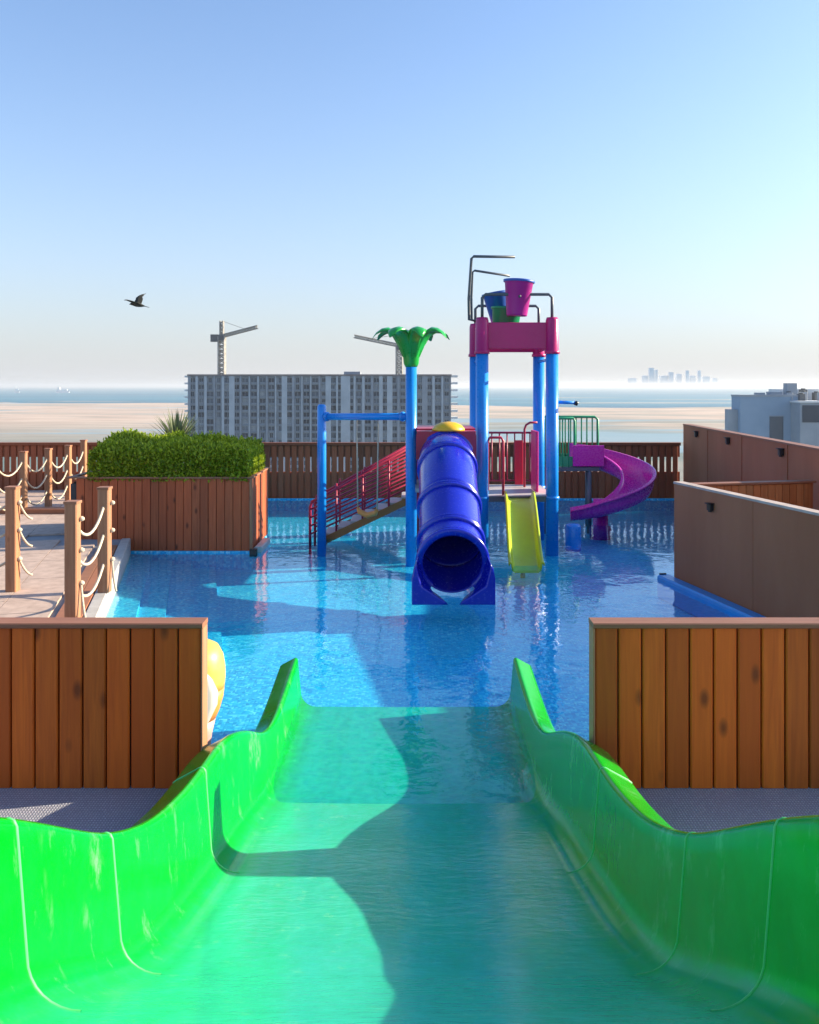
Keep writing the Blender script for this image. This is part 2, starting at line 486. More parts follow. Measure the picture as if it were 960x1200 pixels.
# ------------------------------------------------------------------ mesh building
class MB:
    def __init__(self):
        self.v, self.f = [], []

    def add(self, verts, faces):
        b = len(self.v)
        self.v += [tuple(p) for p in verts]
        self.f += [tuple(b + i for i in f) for f in faces]
        return self

    def box(self, lo, hi, mtx=None):
        x0, y0, z0 = lo
        x1, y1, z1 = hi
        vs = [Vector(p) for p in ((x0, y0, z0), (x1, y0, z0), (x1, y1, z0), (x0, y1, z0), (x0, y0, z1), (x1, y0, z1), (x1, y1, z1), (x0, y1, z1))]
        if mtx:
            vs = [mtx @ p for p in vs]
        return self.add(vs, [(3, 2, 1, 0), (4, 5, 6, 7), (0, 1, 5, 4), (1, 2, 6, 5), (2, 3, 7, 6), (3, 0, 4, 7)])

    def bbox(self, lo, hi, b=.006, mtx=None, axis=2):
        """box with its four long edges chamfered"""
        ax = [0, 1, 2]
        ax.remove(axis)
        i, j = ax
        sec = [(lo[i] + b, lo[j]), (hi[i] - b, lo[j]), (hi[i], lo[j] + b), (hi[i], hi[j] - b), (hi[i] - b, hi[j]), (lo[i] + b, hi[j]), (lo[i], hi[j] - b), (lo[i], lo[j] + b)]
        vs = []
        for e in (lo[axis], hi[axis]):
            for a, c in sec:
                p = [0, 0, 0]
                p[i], p[j], p[axis] = a, c, e
                vs.append(Vector(p))
        if mtx:
            vs = [mtx @ p for p in vs]
        fs = [(k, (k + 1) % 8, 8 + (k + 1) % 8, 8 + k) for k in range(8)] + [tuple(range(7, -1, -1)), tuple(range(8, 16))]
        if axis == 1:
            fs = [f[::-1] for f in fs]
        return self.add(vs, fs)

    def tube(self, path, r, n=8, cap=True, closed=False):
        path = [Vector(p) for p in path]
        rs = r if isinstance(r, (list, tuple)) else [r] * len(path)
        vs, fs = [], []
        T0 = (path[1] - path[0]).normalized()
        up = Vector((0, 0, 1)) if abs(T0.z) < .9 else Vector((1, 0, 0))
        N = (up - T0 * up.dot(T0)).normalized()
        for k, p in enumerate(path):
            a = path[max(k - 1, 0)]
            b = path[min(k + 1, len(path) - 1)]
            T = (b - a).normalized()
            N = (N - T * N.dot(T)).normalized()
            B = T.cross(N)
            for i in range(n):
                an = 2 * math.pi * i / n
                vs.append(p + (N * math.cos(an) + B * math.sin(an)) * rs[k])
        L = len(path)
        for k in range(L - 1):
            for i in range(n):
                j = (i + 1) % n
                fs.append((k * n + i, k * n + j, (k + 1) * n + j, (k + 1) * n + i))
        if cap:
            fs.append(tuple(range(n - 1, -1, -1)))
            fs.append(tuple((L - 1) * n + i for i in range(n)))
        return self.add(vs, fs)

    def lathe(self, prof, n=20, c=(0, 0, 0), cap=True, sx=1, sy=1):
        vs, fs = [], []
        for r, z in prof:
            for i in range(n):
                a = 2 * math.pi * i / n
                vs.append((c[0] + r * math.cos(a) * sx, c[1] + r * math.sin(a) * sy, c[2] + z))
        for k in range(len(prof) - 1):
            for i in range(n):
                j = (i + 1) % n
                fs.append((k * n + i, k * n + j, (k + 1) * n + j, (k + 1) * n + i))
        if cap:
            if prof[0][0] > 1e-5:
                fs.append(tuple(range(n - 1, -1, -1)))
            if prof[-1][0] > 1e-5:
                fs.append(tuple((len(prof) - 1) * n + i for i in range(n)))
        return self.add(vs, fs)

    def grid(self, rows, closed=False):
        """rows: list of equal-length point lists"""
        n = len(rows[0])
        vs = [p for r in rows for p in r]
        fs = []
        for k in range(len(rows) - 1):
            for i in range(n if closed else n - 1):
                j = (i + 1) % n
                fs.append((k * n + i, k * n + j, (k + 1) * n + j, (k + 1) * n + i))
        return self.add(vs, fs)

    def mesh(self, name, mat, smooth=False):
        me = bpy.data.meshes.new(name)
        me.from_pydata([tuple(p) for p in self.v], [], self.f)
        me.validate()
        if mat is not None:
            me.materials.append(mat)
        if smooth:
            me.shade_smooth()
        me.update()
        return me


WLOC = {}


def link(name, data, parent=None, loc=(0, 0, 0), rotz=0.0):
    """loc is the world position of the object's origin"""
    o = bpy.data.objects.new(name, data)
    COL.objects.link(o)
    WLOC[o] = Vector(loc)
    o.location = Vector(loc) - (WLOC[parent] if parent else Vector((0, 0, 0)))
    o.rotation_euler = (0, 0, rotz)
    if parent:
        o.parent = parent
    return o


def tag(o, label=None, cat=None, group=None, kind=None):
    if label:
        o['label'] = label
    if cat:
        o['category'] = cat
    if group:
        o['group'] = group
    if kind:
        o['kind'] = kind
    return o


def thing(name, label, cat, loc=(0, 0, 0), group=None):
    o = link(name, None, None, loc)
    o.empty_display_size = .2
    return tag(o, label, cat, group)


def part(name, mb, mat, parent=None, smooth=False, solid=0, mods=()):
    """mb is authored in world coordinates; the origin goes to the box centre's base"""
    if mb.v:
        a = np.array(mb.v)
        c = Vector((float((a[:, 0].min() + a[:, 0].max()) / 2), float((a[:, 1].min() + a[:, 1].max()) / 2), float(a[:, 2].min())))
    else:
        c = Vector((0, 0, 0))
    mb.v = [tuple(Vector(p) - c) for p in mb.v]
    o = link(name, mb.mesh(name, mat, smooth), parent, c)
    if solid:
        md = o.modifiers.new('thickness', 'SOLIDIFY')
        md.thickness = solid
        md.offset = 0
    return o


def structure(name, mb, mat, smooth=False):
    return tag(part(name, mb, mat, None, smooth), kind='structure')


def prism(poly, z0, z1):
    """vertical prism over a plan polygon (counter-clockwise)"""
    n = len(poly)
    mb = MB()
    mb.add([(x, y, z0) for x, y in poly] + [(x, y, z1) for x, y in poly],
           [tuple(range(n - 1, -1, -1)), tuple(range(n, 2 * n))] + [(i, (i + 1) % n, n + (i + 1) % n, n + i) for i in range(n)])
    return mb


# ------------------------------------------------------------------ far ground, sea
GZ = CAM_Z - 60.0


def sheet(pts, z):
    mb = MB()
    mb.add([(x, y, z) for x, y in pts], [tuple(range(len(pts)))])
    return mb


sea_pts = [(40000 * math.cos(a), 40000 * math.sin(a)) for a in np.linspace(0, 2 * math.pi, 48, endpoint=False)]
structure('sea', sheet(sea_pts, GZ - .8), M['sea'])
shore = []
rng = random.Random(3)
for x in np.linspace(-4200, 5200, 90):
    base = 3050 if x < -150 else 2700 - 500 * min(1, (x + 150) / 800)
    shore.append((x, base + 140 * math.sin(x * .0021) + 80 * math.sin(x * .0073 + 1) + rng.uniform(-30, 30)))
structure('ground', sheet([(-4200, -3000), (5200, -3000)] + shore[::-1], GZ), M['land'])
for (x0, x1, d, wd) in ((350, 1400, 3000, 90), (900, 2400, 3700, 130), (-1500, -1000, 3300, 60), (500, 1100, 4300, 120), (1300, 2600, 2750, 70)):
    n = 16
    up_ = [(x0 + (x1 - x0) * i / n, d + wd * math.sin(math.pi * i / n) * (.6 + .4 * rng.random())) for i in range(n + 1)]
    dn_ = [(x0 + (x1 - x0) * i / n, d - wd * math.sin(math.pi * i / n) * (.6 + .4 * rng.random())) for i in range(1, n)]
    structure('sandbar', sheet(dn_ + up_[::-1], GZ - .3), M['bar'])
# low far shore with a ridge
mb = MB()
rows = []
xs = np.linspace(4900, 14500, 60)
for k, (yy, hh) in enumerate(((33800, 0), (34400, 1), (36000, .9), (37500, 0))):
    rows.append([(x, yy, GZ - 1.5 + hh * (80 + 140 * max(0, math.sin((x - 4300) / 6400.0 * math.pi)) ** 2 * (1 if x < 10700 else .5) + 14 * math.sin(x * .004) + 8 * math.sin(x * .013))) for x in xs])
mb.grid(rows)
structure('hills', mb, M['far'], True)

# ------------------------------------------------------------------ terrace: pool basin, decks
PX0, PX1, PY0, PY1 = -5.0, 6.9, 5.004, 21.0
FLOOR = -.28
mb = MB().box((-14, -3, -1.6), (9, 22.5, FLOOR - .05))
structure('terrace_slab', mb, M['under'])
mb = MB()
mb.add([(PX0, PY0, FLOOR), (PX1, PY0, FLOOR), (PX1, PY1, FLOOR), (PX0, PY1, FLOOR)], [(0, 1, 2, 3)])
mb.add([(PX0, PY1, FLOOR), (PX1, PY1, FLOOR), (PX1, PY1, .03), (PX0, PY1, .03)], [(0, 1, 2, 3)])
mb.add([(PX1, PY0, FLOOR), (PX1, PY1, FLOOR), (PX1, PY1, .03), (PX1, PY0, .03)], [(3, 2, 1, 0)])
pool = structure('pool_floor', mb, M['pool'])
mb = MB()
mb.add([(PX0, PY0, 0), (PX1, PY0, 0), (PX1, PY1, 0), (PX0, PY1, 0)], [(0, 1, 2, 3)])
structure('pool_water', mb, M['water'])
# stone deck on the left; its pool edge runs at a slant, with submerged steps along it
DZ = .25
EY0, EY1 = 8.6, 14.27
edge_x = lambda y: -3.42 - .25 * (y - 9.3)
ev = Vector((-.25, 1, 0)).normalized()
eo = Vector((-ev.y, ev.x, 0))                 # towards the deck
E0 = Vector((edge_x(EY0), EY0, 0))
EL = (EY1 - EY0) / ev.y
MXE = Matrix.Translation(E0) @ Matrix(((-eo.x, ev.x, 0, 0), (-eo.y, ev.y, 0, 0), (0, 0, 1, 0), (0, 0, 0, 1)))   # x towards the pool, y along the edge
stp = tag(link('pool_steps', None, None, (-3.2, 11.6, FLOOR)), kind='structure')
for k, zz in enumerate((-.05, -.11, -.17, -.225)):
    part('step', MB().box((.002 + .34 * k, .5, FLOOR + .002), (.34 * (k + 1), EL - .02 - .086 * (k + 1), zz), MXE), M['pool'], stp)
structure('left_deck', prism([(-14, 5.01), (-3.05, 5.01), (edge_x(EY0) - .16, EY0), (edge_x(EY1) - .16, EY1), (-5.2, 21.3), (-14, 21.3)], FLOOR, DZ - .03), M['slab'])
dk = tag(link('deck_paving', None, None, (-6, 11, DZ - .03)), kind='structure')
tile_me = MB().bbox((-.296, -.296, 0), (.296, .296, .03), .006).mesh('paver', M['tile'])
ang_e = math.atan2(ev.y, ev.x) - math.pi / 2
for i in range(15):
    for j in range(-2, 22):
        p = MXE @ Vector((-.82 - .6 * i, .3 + .6 * j, 0))
        if p.y > 5.6 and (p.y < 13.9 or p.x < -6.2 and p.y < 20.8):
            link('paver', tile_me, dk, (p.x, p.y, DZ - .03 + random.uniform(0, .003)), ang_e)
board_me = MB().bbox((-.07, -.75, 0), (.07, .748, .034), .005, axis=1).mesh('edge_board', M['cap_wood'])
for xx in (-.23, -.375):
    for j in range(4):
        p = MXE @ Vector((xx, .0 + 1.5 * j, 0))
        link('edge_board', board_me, dk, (p.x, p.y, DZ - .03), ang_e)
structure('coping', MB().bbox((-.15, -.8, FLOOR), (0, EL - .02, DZ + .004), .015, MXE, 1), M['coping'])
# studded decks either side of the slide
DK = .506
for x0, x1 in ((-14, -1.24), (1.16, 9)):
    structure('side_deck', MB().box((x0, -2, FLOOR), (x1, 5.0, DK)), M['tread'])


# ------------------------------------------------------------------ fences in front of the pool
def timber_fence(name, label, x0, x1, edge, n):
    t = thing(name, label, 'fence', ((x0 + x1) / 2, 4.88, DK))
    top = 1.452
    part('backing_board', MB().box((x0 + .01, 4.895, DK), (x1 - .01, 4.925, top - .05)), M['under'], t)
    wdt = .134
    me = MB().bbox((-.0635, -.014, 0), (.0635, .014, top - .033 - DK), .007).mesh('plank', M['fence'])
    s = 1 if edge == x0 else -1
    for k in range(n):
        link('plank', me, t, (edge + s * (.078 + .136 * k), 4.872 + random.uniform(-.003, .003), DK + .002))
    part('cap_rail', MB().bbox((x0, 4.835, top - .030), (x1, 4.97, top), .006, axis=0), M['rail_wood'], t)
    a, b = sorted((edge, edge + s * .012))
    part('end_board', MB().bbox((a, 4.845, DK), (b, 4.96, top - .032), .003), M['post_wood'], t)
    return t


timber_fence('timber_fence', 'brown plank fence ending beside the pool with a yellow figure peeking out behind it', -3.4, -1.174, -1.174, 16)
timber_fence('timber_fence', 'brown plank fence standing before the plain brown wall with a blue kerb', 1.043, 4.6, 1.043, 26)

# ------------------------------------------------------------------ back fence with open slats
FX0, FX1, FY = -12.0, 6.68, 21.05
t = thing('slatted_fence', 'long dark timber fence with open slats along the far pool edge', 'fence', ((FX0 + FX1) / 2, FY, 0))
FT = 1.40
part('lower_boarding', MB().box((FX0, FY + .03, -.1), (FX1, FY + .06, .66)), M['slat'], t)
part('top_rail', MB().bbox((FX0, FY - .045, FT - .075), (FX1, FY + .085, FT), .008, axis=0), M['slat'], t)
part('middle_rail', MB().bbox((FX0, FY + .032, .58), (FX1, FY + .075, .675), .006, axis=0), M['slat'], t)
part('upper_rail', MB().bbox((FX0, FY + .032, FT - .36), (FX1, FY + .07, FT - .077), .006, axis=0), M['slat'], t)
sme = MB().bbox((-.061, -.012, 0), (.061, .012, FT - .08 + .1), .005).mesh('slat', M['slat'])
k = 0
x = FX0 + .08
while x < FX1 - .06:
    link('slat', sme, t, (x, FY + .012 + random.uniform(-.004, .004), -.1))
    x += .165
# ------------------------------------------------------------------ right hand walls
# parapet wall B (far)
Bf, Bn = Vector((6.74, 21.0, 0)), Vector((6.0, 11.2, 0))
dirB = (Bn - Bf).normalized()
nB = Vector((dirB.y, -dirB.x, 0))
if nB.x > 0:
    nB = -nB


def wall_run(name, label, a, b, z0, z1a, z1b, th, mat, capmat, n_in, cat='wall'):
    """straight wall whose front face runs a->b, thickness behind it, capped"""
    t = thing(name, label, cat, ((a.x + b.x) / 2, (a.y + b.y) / 2, z0))
    q = [a, b, b - n_in * th, a - n_in * th]
    zt = [z1a, z1b, z1b, z1a]
    mb = MB()
    mb.add([(p.x, p.y, z0) for p in q] + [(p.x, p.y, z) for p, z in zip(q, zt)], [(0, 1, 2, 3), (7, 6, 5, 4), (0, 4, 5, 1), (1, 5, 6, 2), (2, 6, 7, 3), (3, 7, 4, 0)])
    part('boarding', mb, mat, t)
    q = [a + n_in * .012, b + n_in * .012, b - n_in * (th + .012), a - n_in * (th + .012)]
    mb = MB()
    mb.add([(p.x, p.y, z + .002) for p, z in zip(q, zt)] + [(p.x, p.y, z + .032) for p, z in zip(q, zt)], [(0, 1, 2, 3), (7, 6, 5, 4), (0, 4, 5, 1), (1, 5, 6, 2), (2, 6, 7, 3), (3, 7, 4, 0)])
    part('cap', mb, capmat, t)
    return t


wB = wall_run('parapet_wall', 'tall brown parapet wall with three small black light fittings near its top', Bf, Bn, -.1, 1.83, 1.83, .16, M['board'], M['rail_wood'], nB)


def wall_light(p, n, parent, s=1.0):
    d = Vector((-n.y, n.x, 0))
    mx = Matrix.Translation(p) @ Matrix(((d.x, n.x, 0, 0), (d.y, n.y, 0, 0), (0, 0, 1, 0), (0, 0, 0, 1)))
    mb = MB()
    mb.bbox((-.06 * s, .002, -.07 * s), (.06 * s, .09 * s, .05 * s), .012 * s, mx)
    mb.box((-.075 * s, .002, .052 * s), (.075 * s, .12 * s, .07 * s), mx)
    mb.tube([mx @ Vector((0, .05 * s, -.07 * s)), mx @ Vector((0, .05 * s, -.10 * s))], .035 * s, 10)
    return part('light_fitting', mb, M['black'], parent)


for px in (818, 855, 918):
    # intersection of the pixel column with the wall
    k_ = (px - 480) / F
    tt = (k_ * Bf.y - Bf.x) / (dirB.x - k_ * dirB.y)
    p = Bf + dirB * tt
    wall_light(Vector((p.x, p.y, 1.70)), nB, wB, .85)
for tt in (2.2, 4.6, 7.0):
    p = Bf + dirB * tt + nB * .001
    part('joint_cover', MB().box((p.x - .012, p.y - .012, 0), (p.x + .002, p.y + .012, 1.82)), M['board'], wB)

# nearer box enclosure A
A0 = Vector((3.81, 12.28, 0))
dA = Vector((.205, -1, 0)).normalized()
A1 = A0 + dA * 6.4
nA = Vector((-dA.y, dA.x, 0))
if nA.x > 0:
    nA = -nA
wA = wall_run('enclosure_wall', 'plain brown wall rising from the pool with a blue kerb at its foot', A0, A1, -.40, 1.39, 1.39, .12, M['board'], M['board_cap'], nA)
wall_light(A0 + dA * 1.0 + Vector((0, 0, 1.2)), nA, wA, .7)
for tt in (1.9, 3.8):
    p = A0 + dA * tt
    mx = Matrix.Translation(p) @ Matrix(((dA.x, nA.x, 0, 0), (dA.y, nA.y, 0, 0), (0, 0, 1, 0), (0, 0, 0, 1)))
    part('joint_cover', MB().box((-.006, .0005, -.3), (.006, .004, 1.385), mx), M['board'], wA)
# back wall of the enclosure, boarded inside
eA = -nA                                    # to the right
C0 = A0 + eA * .14 - dA * .0
tB = thing('enclosure_back_wall', 'brown wall with orange vertical boards inside, beyond the plain brown wall', 'wall', (5.0, 12.4, 0))
mxC = Matrix.Translation(A0) @ Matrix(((eA.x, dA.x, 0, 0), (eA.y, dA.y, 0, 0), (0, 0, 1, 0), (0, 0, 0, 1)))
part('core', MB().box((.125, -.02, -.4), (2.2, .08, 1.36), mxC), M['board'], tB)
part('cap', MB().bbox((.135, -.04, 1.362), (2.22, .125, 1.395), .005, mxC, 0), M['rail_wood'], tB)
pme = MB().bbox((-.055, -.01, 0), (.055, .01, 1.6), .004).mesh('plank', M['inner_wood'])
ang = math.atan2(eA.y, eA.x)
for k in range(17):
    p = mxC @ Vector((.2 + .118 * k, .094, -.25))
    link('plank', pme, tB, p, ang)
# blue kerb at the wall foot
mxA = Matrix.Translation(A0) @ Matrix(((dA.x, nA.x, 0, 0), (dA.y, nA.y, 0, 0), (0, 0, 1, 0), (0, 0, 0, 1)))
kb = MB().bbox((-.12, .004, FLOOR), (6.3, .20, .06), .025, mxA, 0)
k_ = tag(part('pool_kerb', kb, M['bluecurb']), kind='structure')
part('end_fitting', MB().bbox((-.17, .05, .0), (-.122, .15, .075), .01, mxA), M['black'], k_)
# floor of the enclosure, beyond the wall
structure('enclosure_floor', prism([((mxC @ Vector(p)).x, (mxC @ Vector(p)).y) for p in ((.13, 6.2, 0), (2.6, 6.2, 0), (2.2, .11, 0), (.13, .11, 0))], FLOOR + .01, -.2), M['slab'])

# ------------------------------------------------------------------ green slide
D_TOP = [(.2, 2.42), (1.2, 2.16), (1.8, 1.90), (2.2, 1.69), (2.45, 1.54), (2.9, 1.27), (3.4, 1.06), (3.9, .945), (4.2, .905), (4.6, .87), (4.9, .80), (5.2, .70), (5.5, .58), (5.8, .44), (6.1, .32), (6.4, .26), (6.8, .25), (7.2, .28), (7.75, .33)]
D_FL = [(.2, 1.86), (1.2, 1.62), (1.8, 1.40), (2.2, 1.19), (2.9, .785), (3.4, .60), (4.24, .375), (4.6, .30), (5.0, .205), (5.65, .015), (6.0, -.06), (6.4, -.10), (7.0, -.115), (7.75, -.115)]

def smooth_fn(pts, s=.16):
    xs = np.linspace(pts[0][0] - .6, pts[-1][0] + .6, 600)
    px_, py_ = np.array([p[0] for p in pts]), np.array([p[1] for p in pts])
    sl0 = (py_[1] - py_[0]) / (px_[1] - px_[0])
    sl1 = (py_[-1] - py_[-2]) / (px_[-1] - px_[-2])
    ys = np.where(xs < px_[0], py_[0] + (xs - px_[0]) * sl0, np.where(xs > px_[-1], py_[-1] + (xs - px_[-1]) * sl1, np.interp(xs, px_, py_)))
    dx = xs[1] - xs[0]
    kx = np.arange(-int(3 * s / dx), int(3 * s / dx) + 1) * dx
    kern = np.exp(-kx ** 2 / (2 * s * s))
    kern /= kern.sum()
    pad = len(kern) // 2
    yp = np.concatenate([ys[0] + sl0 * dx * np.arange(-pad, 0), ys, ys[-1] + sl1 * dx * np.arange(1, pad + 1)])
    ysm = np.convolve(yp, kern, 'valid')
    return lambda d: float(np.interp(d, xs, ysm))


f_top, f_fl = smooth_fn(D_TOP), smooth_fn(D_FL, .14)
XC = -.035


def slide_section(d, fl, inset=0.0):
    """cross-section at distance d, from the left outer lip to the right outer lip"""
    zt = f_top(d)
    H = zt - fl
    half = []
    half.append((1.150, zt - .150))
    half.append((1.138, zt - .075))
    half.append((1.12, zt - .062))
    half.append((1.03, zt - .014))
    half.append((1.012, zt - .003))
    half.append((.998, zt))
    half.append((.985, zt - .006))
    half.append((.978, zt - .022))
    r = min(.14, H * .5)
    xb = .952
    for k in range(1, 6):
        u = k / 6
        z = zt - .022 + (fl + r - zt + .022) * u
        half.append((.978 + (xb - .978) * u - inset * u * u, z))
    for k in range(0, 9):
        a = math.pi / 2 * k / 8
        half.append((xb - inset - r + r * math.cos(a), fl + r - r * math.sin(a)))
    for k in range(1, 6):
        half.append(((xb - inset - r) * (1 - k / 5) , fl - .004 * math.sin(k / 5 * math.pi / 2)))
    left = [(XC - x, d, z) for x, z in half]
    right = [(XC + x, d, z) for x, z in half[:-1]][::-1]
    return left + right


sl = thing('water_slide', 'wide bright green open water slide running down into the pool', 'slide', (XC, 4, FLOOR))


def chute(d0, d1, fn, n, inset=0.0):
    rows = [slide_section(d0 + (d1 - d0) * k / n, fn(d0 + (d1 - d0) * k / n), inset) for k in range(n + 1)]
    return rows


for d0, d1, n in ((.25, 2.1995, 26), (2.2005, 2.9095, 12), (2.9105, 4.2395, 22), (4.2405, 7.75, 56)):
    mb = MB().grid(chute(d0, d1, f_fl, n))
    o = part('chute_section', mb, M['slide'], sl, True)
    md = o.modifiers.new('thickness', 'SOLIDIFY')
    md.thickness = .012
    md.offset = -1
    md.use_rim = False
# pale sealed joints between the sections
M['seal'] = painted('pale_joint_sealant', (.10, .56, .18, 1), .5)
for dj in (2.2, 2.91, 4.24):
    rr = []
    for d in (dj - .006, dj - .003, dj + .003, dj + .006):
        s_ = slide_section(d, f_fl(d))
        lift = .003 if abs(d - dj) < .004 else -.003
        row = []
        for i, (x, y, z) in enumerate(s_):
            a = Vector(s_[max(i - 1, 0)])
            b = Vector(s_[min(i + 1, len(s_) - 1)])
            tg = b - a
            nn = Vector((-tg.z, 0, tg.x)).normalized()
            row.append((x + nn.x * lift, y, z + nn.z * lift))
        rr.append(row)
    for sel in (lambda x: x < XC - .80, lambda x: x > XC + .80):
        idx = [i for i in range(len(rr[0])) if sel(rr[0][i][0])]
        part('joint_strip', MB().grid([[r_[i] for i in idx] for r_ in rr]), M['seal'], sl, True)
# bolted flange under the joints and supports below
for d, fl in ((1.2, f_fl(1.2)), (2.55, f_fl(2.55)), (3.7, f_fl(3.7))):
    for s in (-1, 1):
        part('support_post', MB().tube([(XC + s * .6, d, FLOOR - .05), (XC + s * .6, d, fl - .03)], .05, 12), M['steel'], sl, True)
part('platform', MB().box((-1.1, -1.6, 1.80), (1.05, .24, 1.845)), M['tread'], sl)
for s in (-1, 1):
    part('platform_post', MB().tube([(XC + s * .9, -.7, FLOOR - .05), (XC + s * .9, -.7, 1.80)], .05, 12), M['steel'], sl, True)

# ------------------------------------------------------------------ planter with hedge
HX0, HX1, HY0, HY1, HT = -5.75, -2.64, 14.30, 16.0, 1.27
pl = thing('planter_box', 'large reddish timber planter holding the clipped hedge at the pool edge', 'planter', ((HX0 + HX1) / 2, 15.1, DZ))
part('core', MB().box((HX0 + .05, HY0 + .05, .03), (HX1 - .05, HY1 - .05, HT - .12)), M['under'], pl)
part('tiled_base', MB().box((HX0 + .02, HY0 + .006, FLOOR), (HX1 - .006, HY1 - .02, .028)), M['pool'], pl)
pme = MB().bbox((-.066, -.013, 0), (.066, .013, HT - .065), .006).mesh('plank', M['planter'])
nfr = int((HX1 - HX0 - .1) / .1385)
for k in range(nfr):
    link('plank', pme, pl, (HX1 - .115 - .1385 * k, HY0 + .03 + random.uniform(-.004, .004), .032))
for k in range(int((HY1 - HY0) / .1385)):
    link('plank', pme, pl, (HX1 - .03 + random.uniform(-.004, .004), HY0 + .12 + .1385 * k, .032), R(90))
part('corner_post', MB().bbox((HX1 - .045, HY0 - .004, .03), (HX1 + .004, HY0 + .045, HT - .03), .006), M['post_wood'], pl)
for lo, hi, ax in (((HX0, HY0 - .012, HT - .028), (HX1 + .012, HY0 + .09, HT), 0), ((HX1 - .09, HY0 + .092, HT - .028), (HX1 + .012, HY1, HT), 1), ((HX0, HY1 - .09, HT - .028), (HX1 - .092, HY1, HT), 0), ((HX0, HY0 + .092, HT - .028), (HX0 + .09, HY1 - .092, HT), 1)):
    part('cap_board', MB().bbox(lo, hi, .005, axis=ax), M['cap_wood'], pl)
part('soil', MB().box((HX0 + .09, HY0 + .09, HT - .3), (HX1 - .09, HY1 - .09, HT - .09)), M['soil'], pl)
sk = tag(part('pool_light_box', MB().bbox((HX1 - .02, HY0 - .13, -.04), (HX1 + .1, HY0 - .03, .08), .01), M['black']), 'small black box at the water corner of the timber planter', 'fitting')
mb = MB().bbox((HX1 + .02, HY0 + .06, -.02), (HX1 + .16, HY0 + .9, .09), .02, axis=1)
tag(part('overflow_block', mb, M['white']), 'low white block at the foot of the planter side', 'block')


def leaf_cloud(mb, pts_n, size, shape, rng, up=.3):
    for _ in range(pts_n):
        p, nrm = shape(rng)
        s = size * rng.uniform(.6, 1.35)
        d = (nrm * .8 + Vector((rng.uniform(-1, 1), rng.uniform(-1, 1), rng.uniform(-.6, 1) + up))).normalized()
        q = d.cross(Vector((rng.uniform(-1, 1), rng.uniform(-1, 1), rng.uniform(-1, 1)))).normalized()
        m = d.cross(q).normalized() * s * .12
        a, b = p - q * s * .27, p + q * s * .27
        mb.add([p - d * s * .5, b + m, p + d * s * .6, a + m, p - m * .3], [(0, 1, 4), (1, 2, 4), (2, 3, 4), (3, 0, 4)])


def make_hedge():
    rng = random.Random(11)
    bx0, bx1, by0, by1, bz0, bz1 = HX0 + .35, HX1 - .06, HY0 + .04, HY1 - .1, HT - .07, HT + .50
    lump = [(rng.uniform(bx0, bx1), rng.uniform(by0, by1), rng.uniform(.15, .40), rng.uniform(-.07, .08)) for _ in range(60)]

    def hh(x, y):
        z = bz1
        for lx, ly, r, a in lump:
            z += a * math.exp(-((x - lx) ** 2 + (y - ly) ** 2) / (r * r))
        e = min(x - bx0, bx1 - x, y - by0, by1 - y)
        return z - .16 * max(0, 1 - e / .22) ** 2

    def shape(rng):
        u = rng.random()
        if u < .45:
            x, y = rng.uniform(bx0, bx1), rng.uniform(by0, by1)
            return Vector((x, y, hh(x, y) - abs(rng.gauss(0, .05)) + (rng.random() ** 4) * .07)), Vector((0, 0, 1))
        if u < .75:
            x, z = rng.uniform(bx0, bx1), rng.uniform(bz0, bz1 - .05)
            return Vector((x, by0 + rng.gauss(.03, .035) + .03 * math.sin(x * 5) + .10 * max(0, (z - bz1 + .25) / .25), z)), Vector((0, -1, 0))
        if u < .92:
            y, z = rng.uniform(by0, by1), rng.uniform(bz0, bz1 - .05)
            return Vector((bx1 - abs(rng.gauss(.02, .04)) - .10 * max(0, (z - bz1 + .25) / .25), y, z)), Vector((1, 0, 0))
        return Vector((rng.uniform(bx0, bx1), rng.uniform(by0, by1), rng.uniform(bz0, bz1 - .1))), Vector((0, 0, 1))
    h = thing('hedge', 'clipped bright green hedge growing in the timber planter', 'hedge', ((bx0 + bx1) / 2, 15.1, HT - .09))
    mb = MB()
    leaf_cloud(mb, 24000, .068, shape, rng)
    for _ in range(260):                       # stray shoots
        x, y = rng.uniform(bx0, bx1), rng.uniform(by0, by1)
        b_ = Vector((x, y, hh(x, y) - .03))
        d_ = Vector((rng.uniform(-.5, .5), rng.uniform(-.5, .5), 1)).normalized()
        L_ = rng.uniform(.05, .15)
        for q_ in range(5):
            leaf_cloud(mb, 1, .058, lambda r_: (b_ + d_ * L_ * (q_ + 1) / 5, d_), rng)
    part('foliage', mb, M['hedge'], h)
    tw = MB()
    for _ in range(70):
        x, y = rng.uniform(bx0 + .1, bx1 - .1), rng.uniform(by0 + .1, by1 - .1)
        p = Vector((x, y, HT - .12))
        q = p + Vector((rng.uniform(-.12, .12), rng.uniform(-.12, .12), .33))
        tw.tube([p, q, q + Vector((rng.uniform(-.14, .14), rng.uniform(-.14, .14), .25))], [.012, .008, .004], 5)
    part('stems', tw, M['twig'], h)


make_hedge()
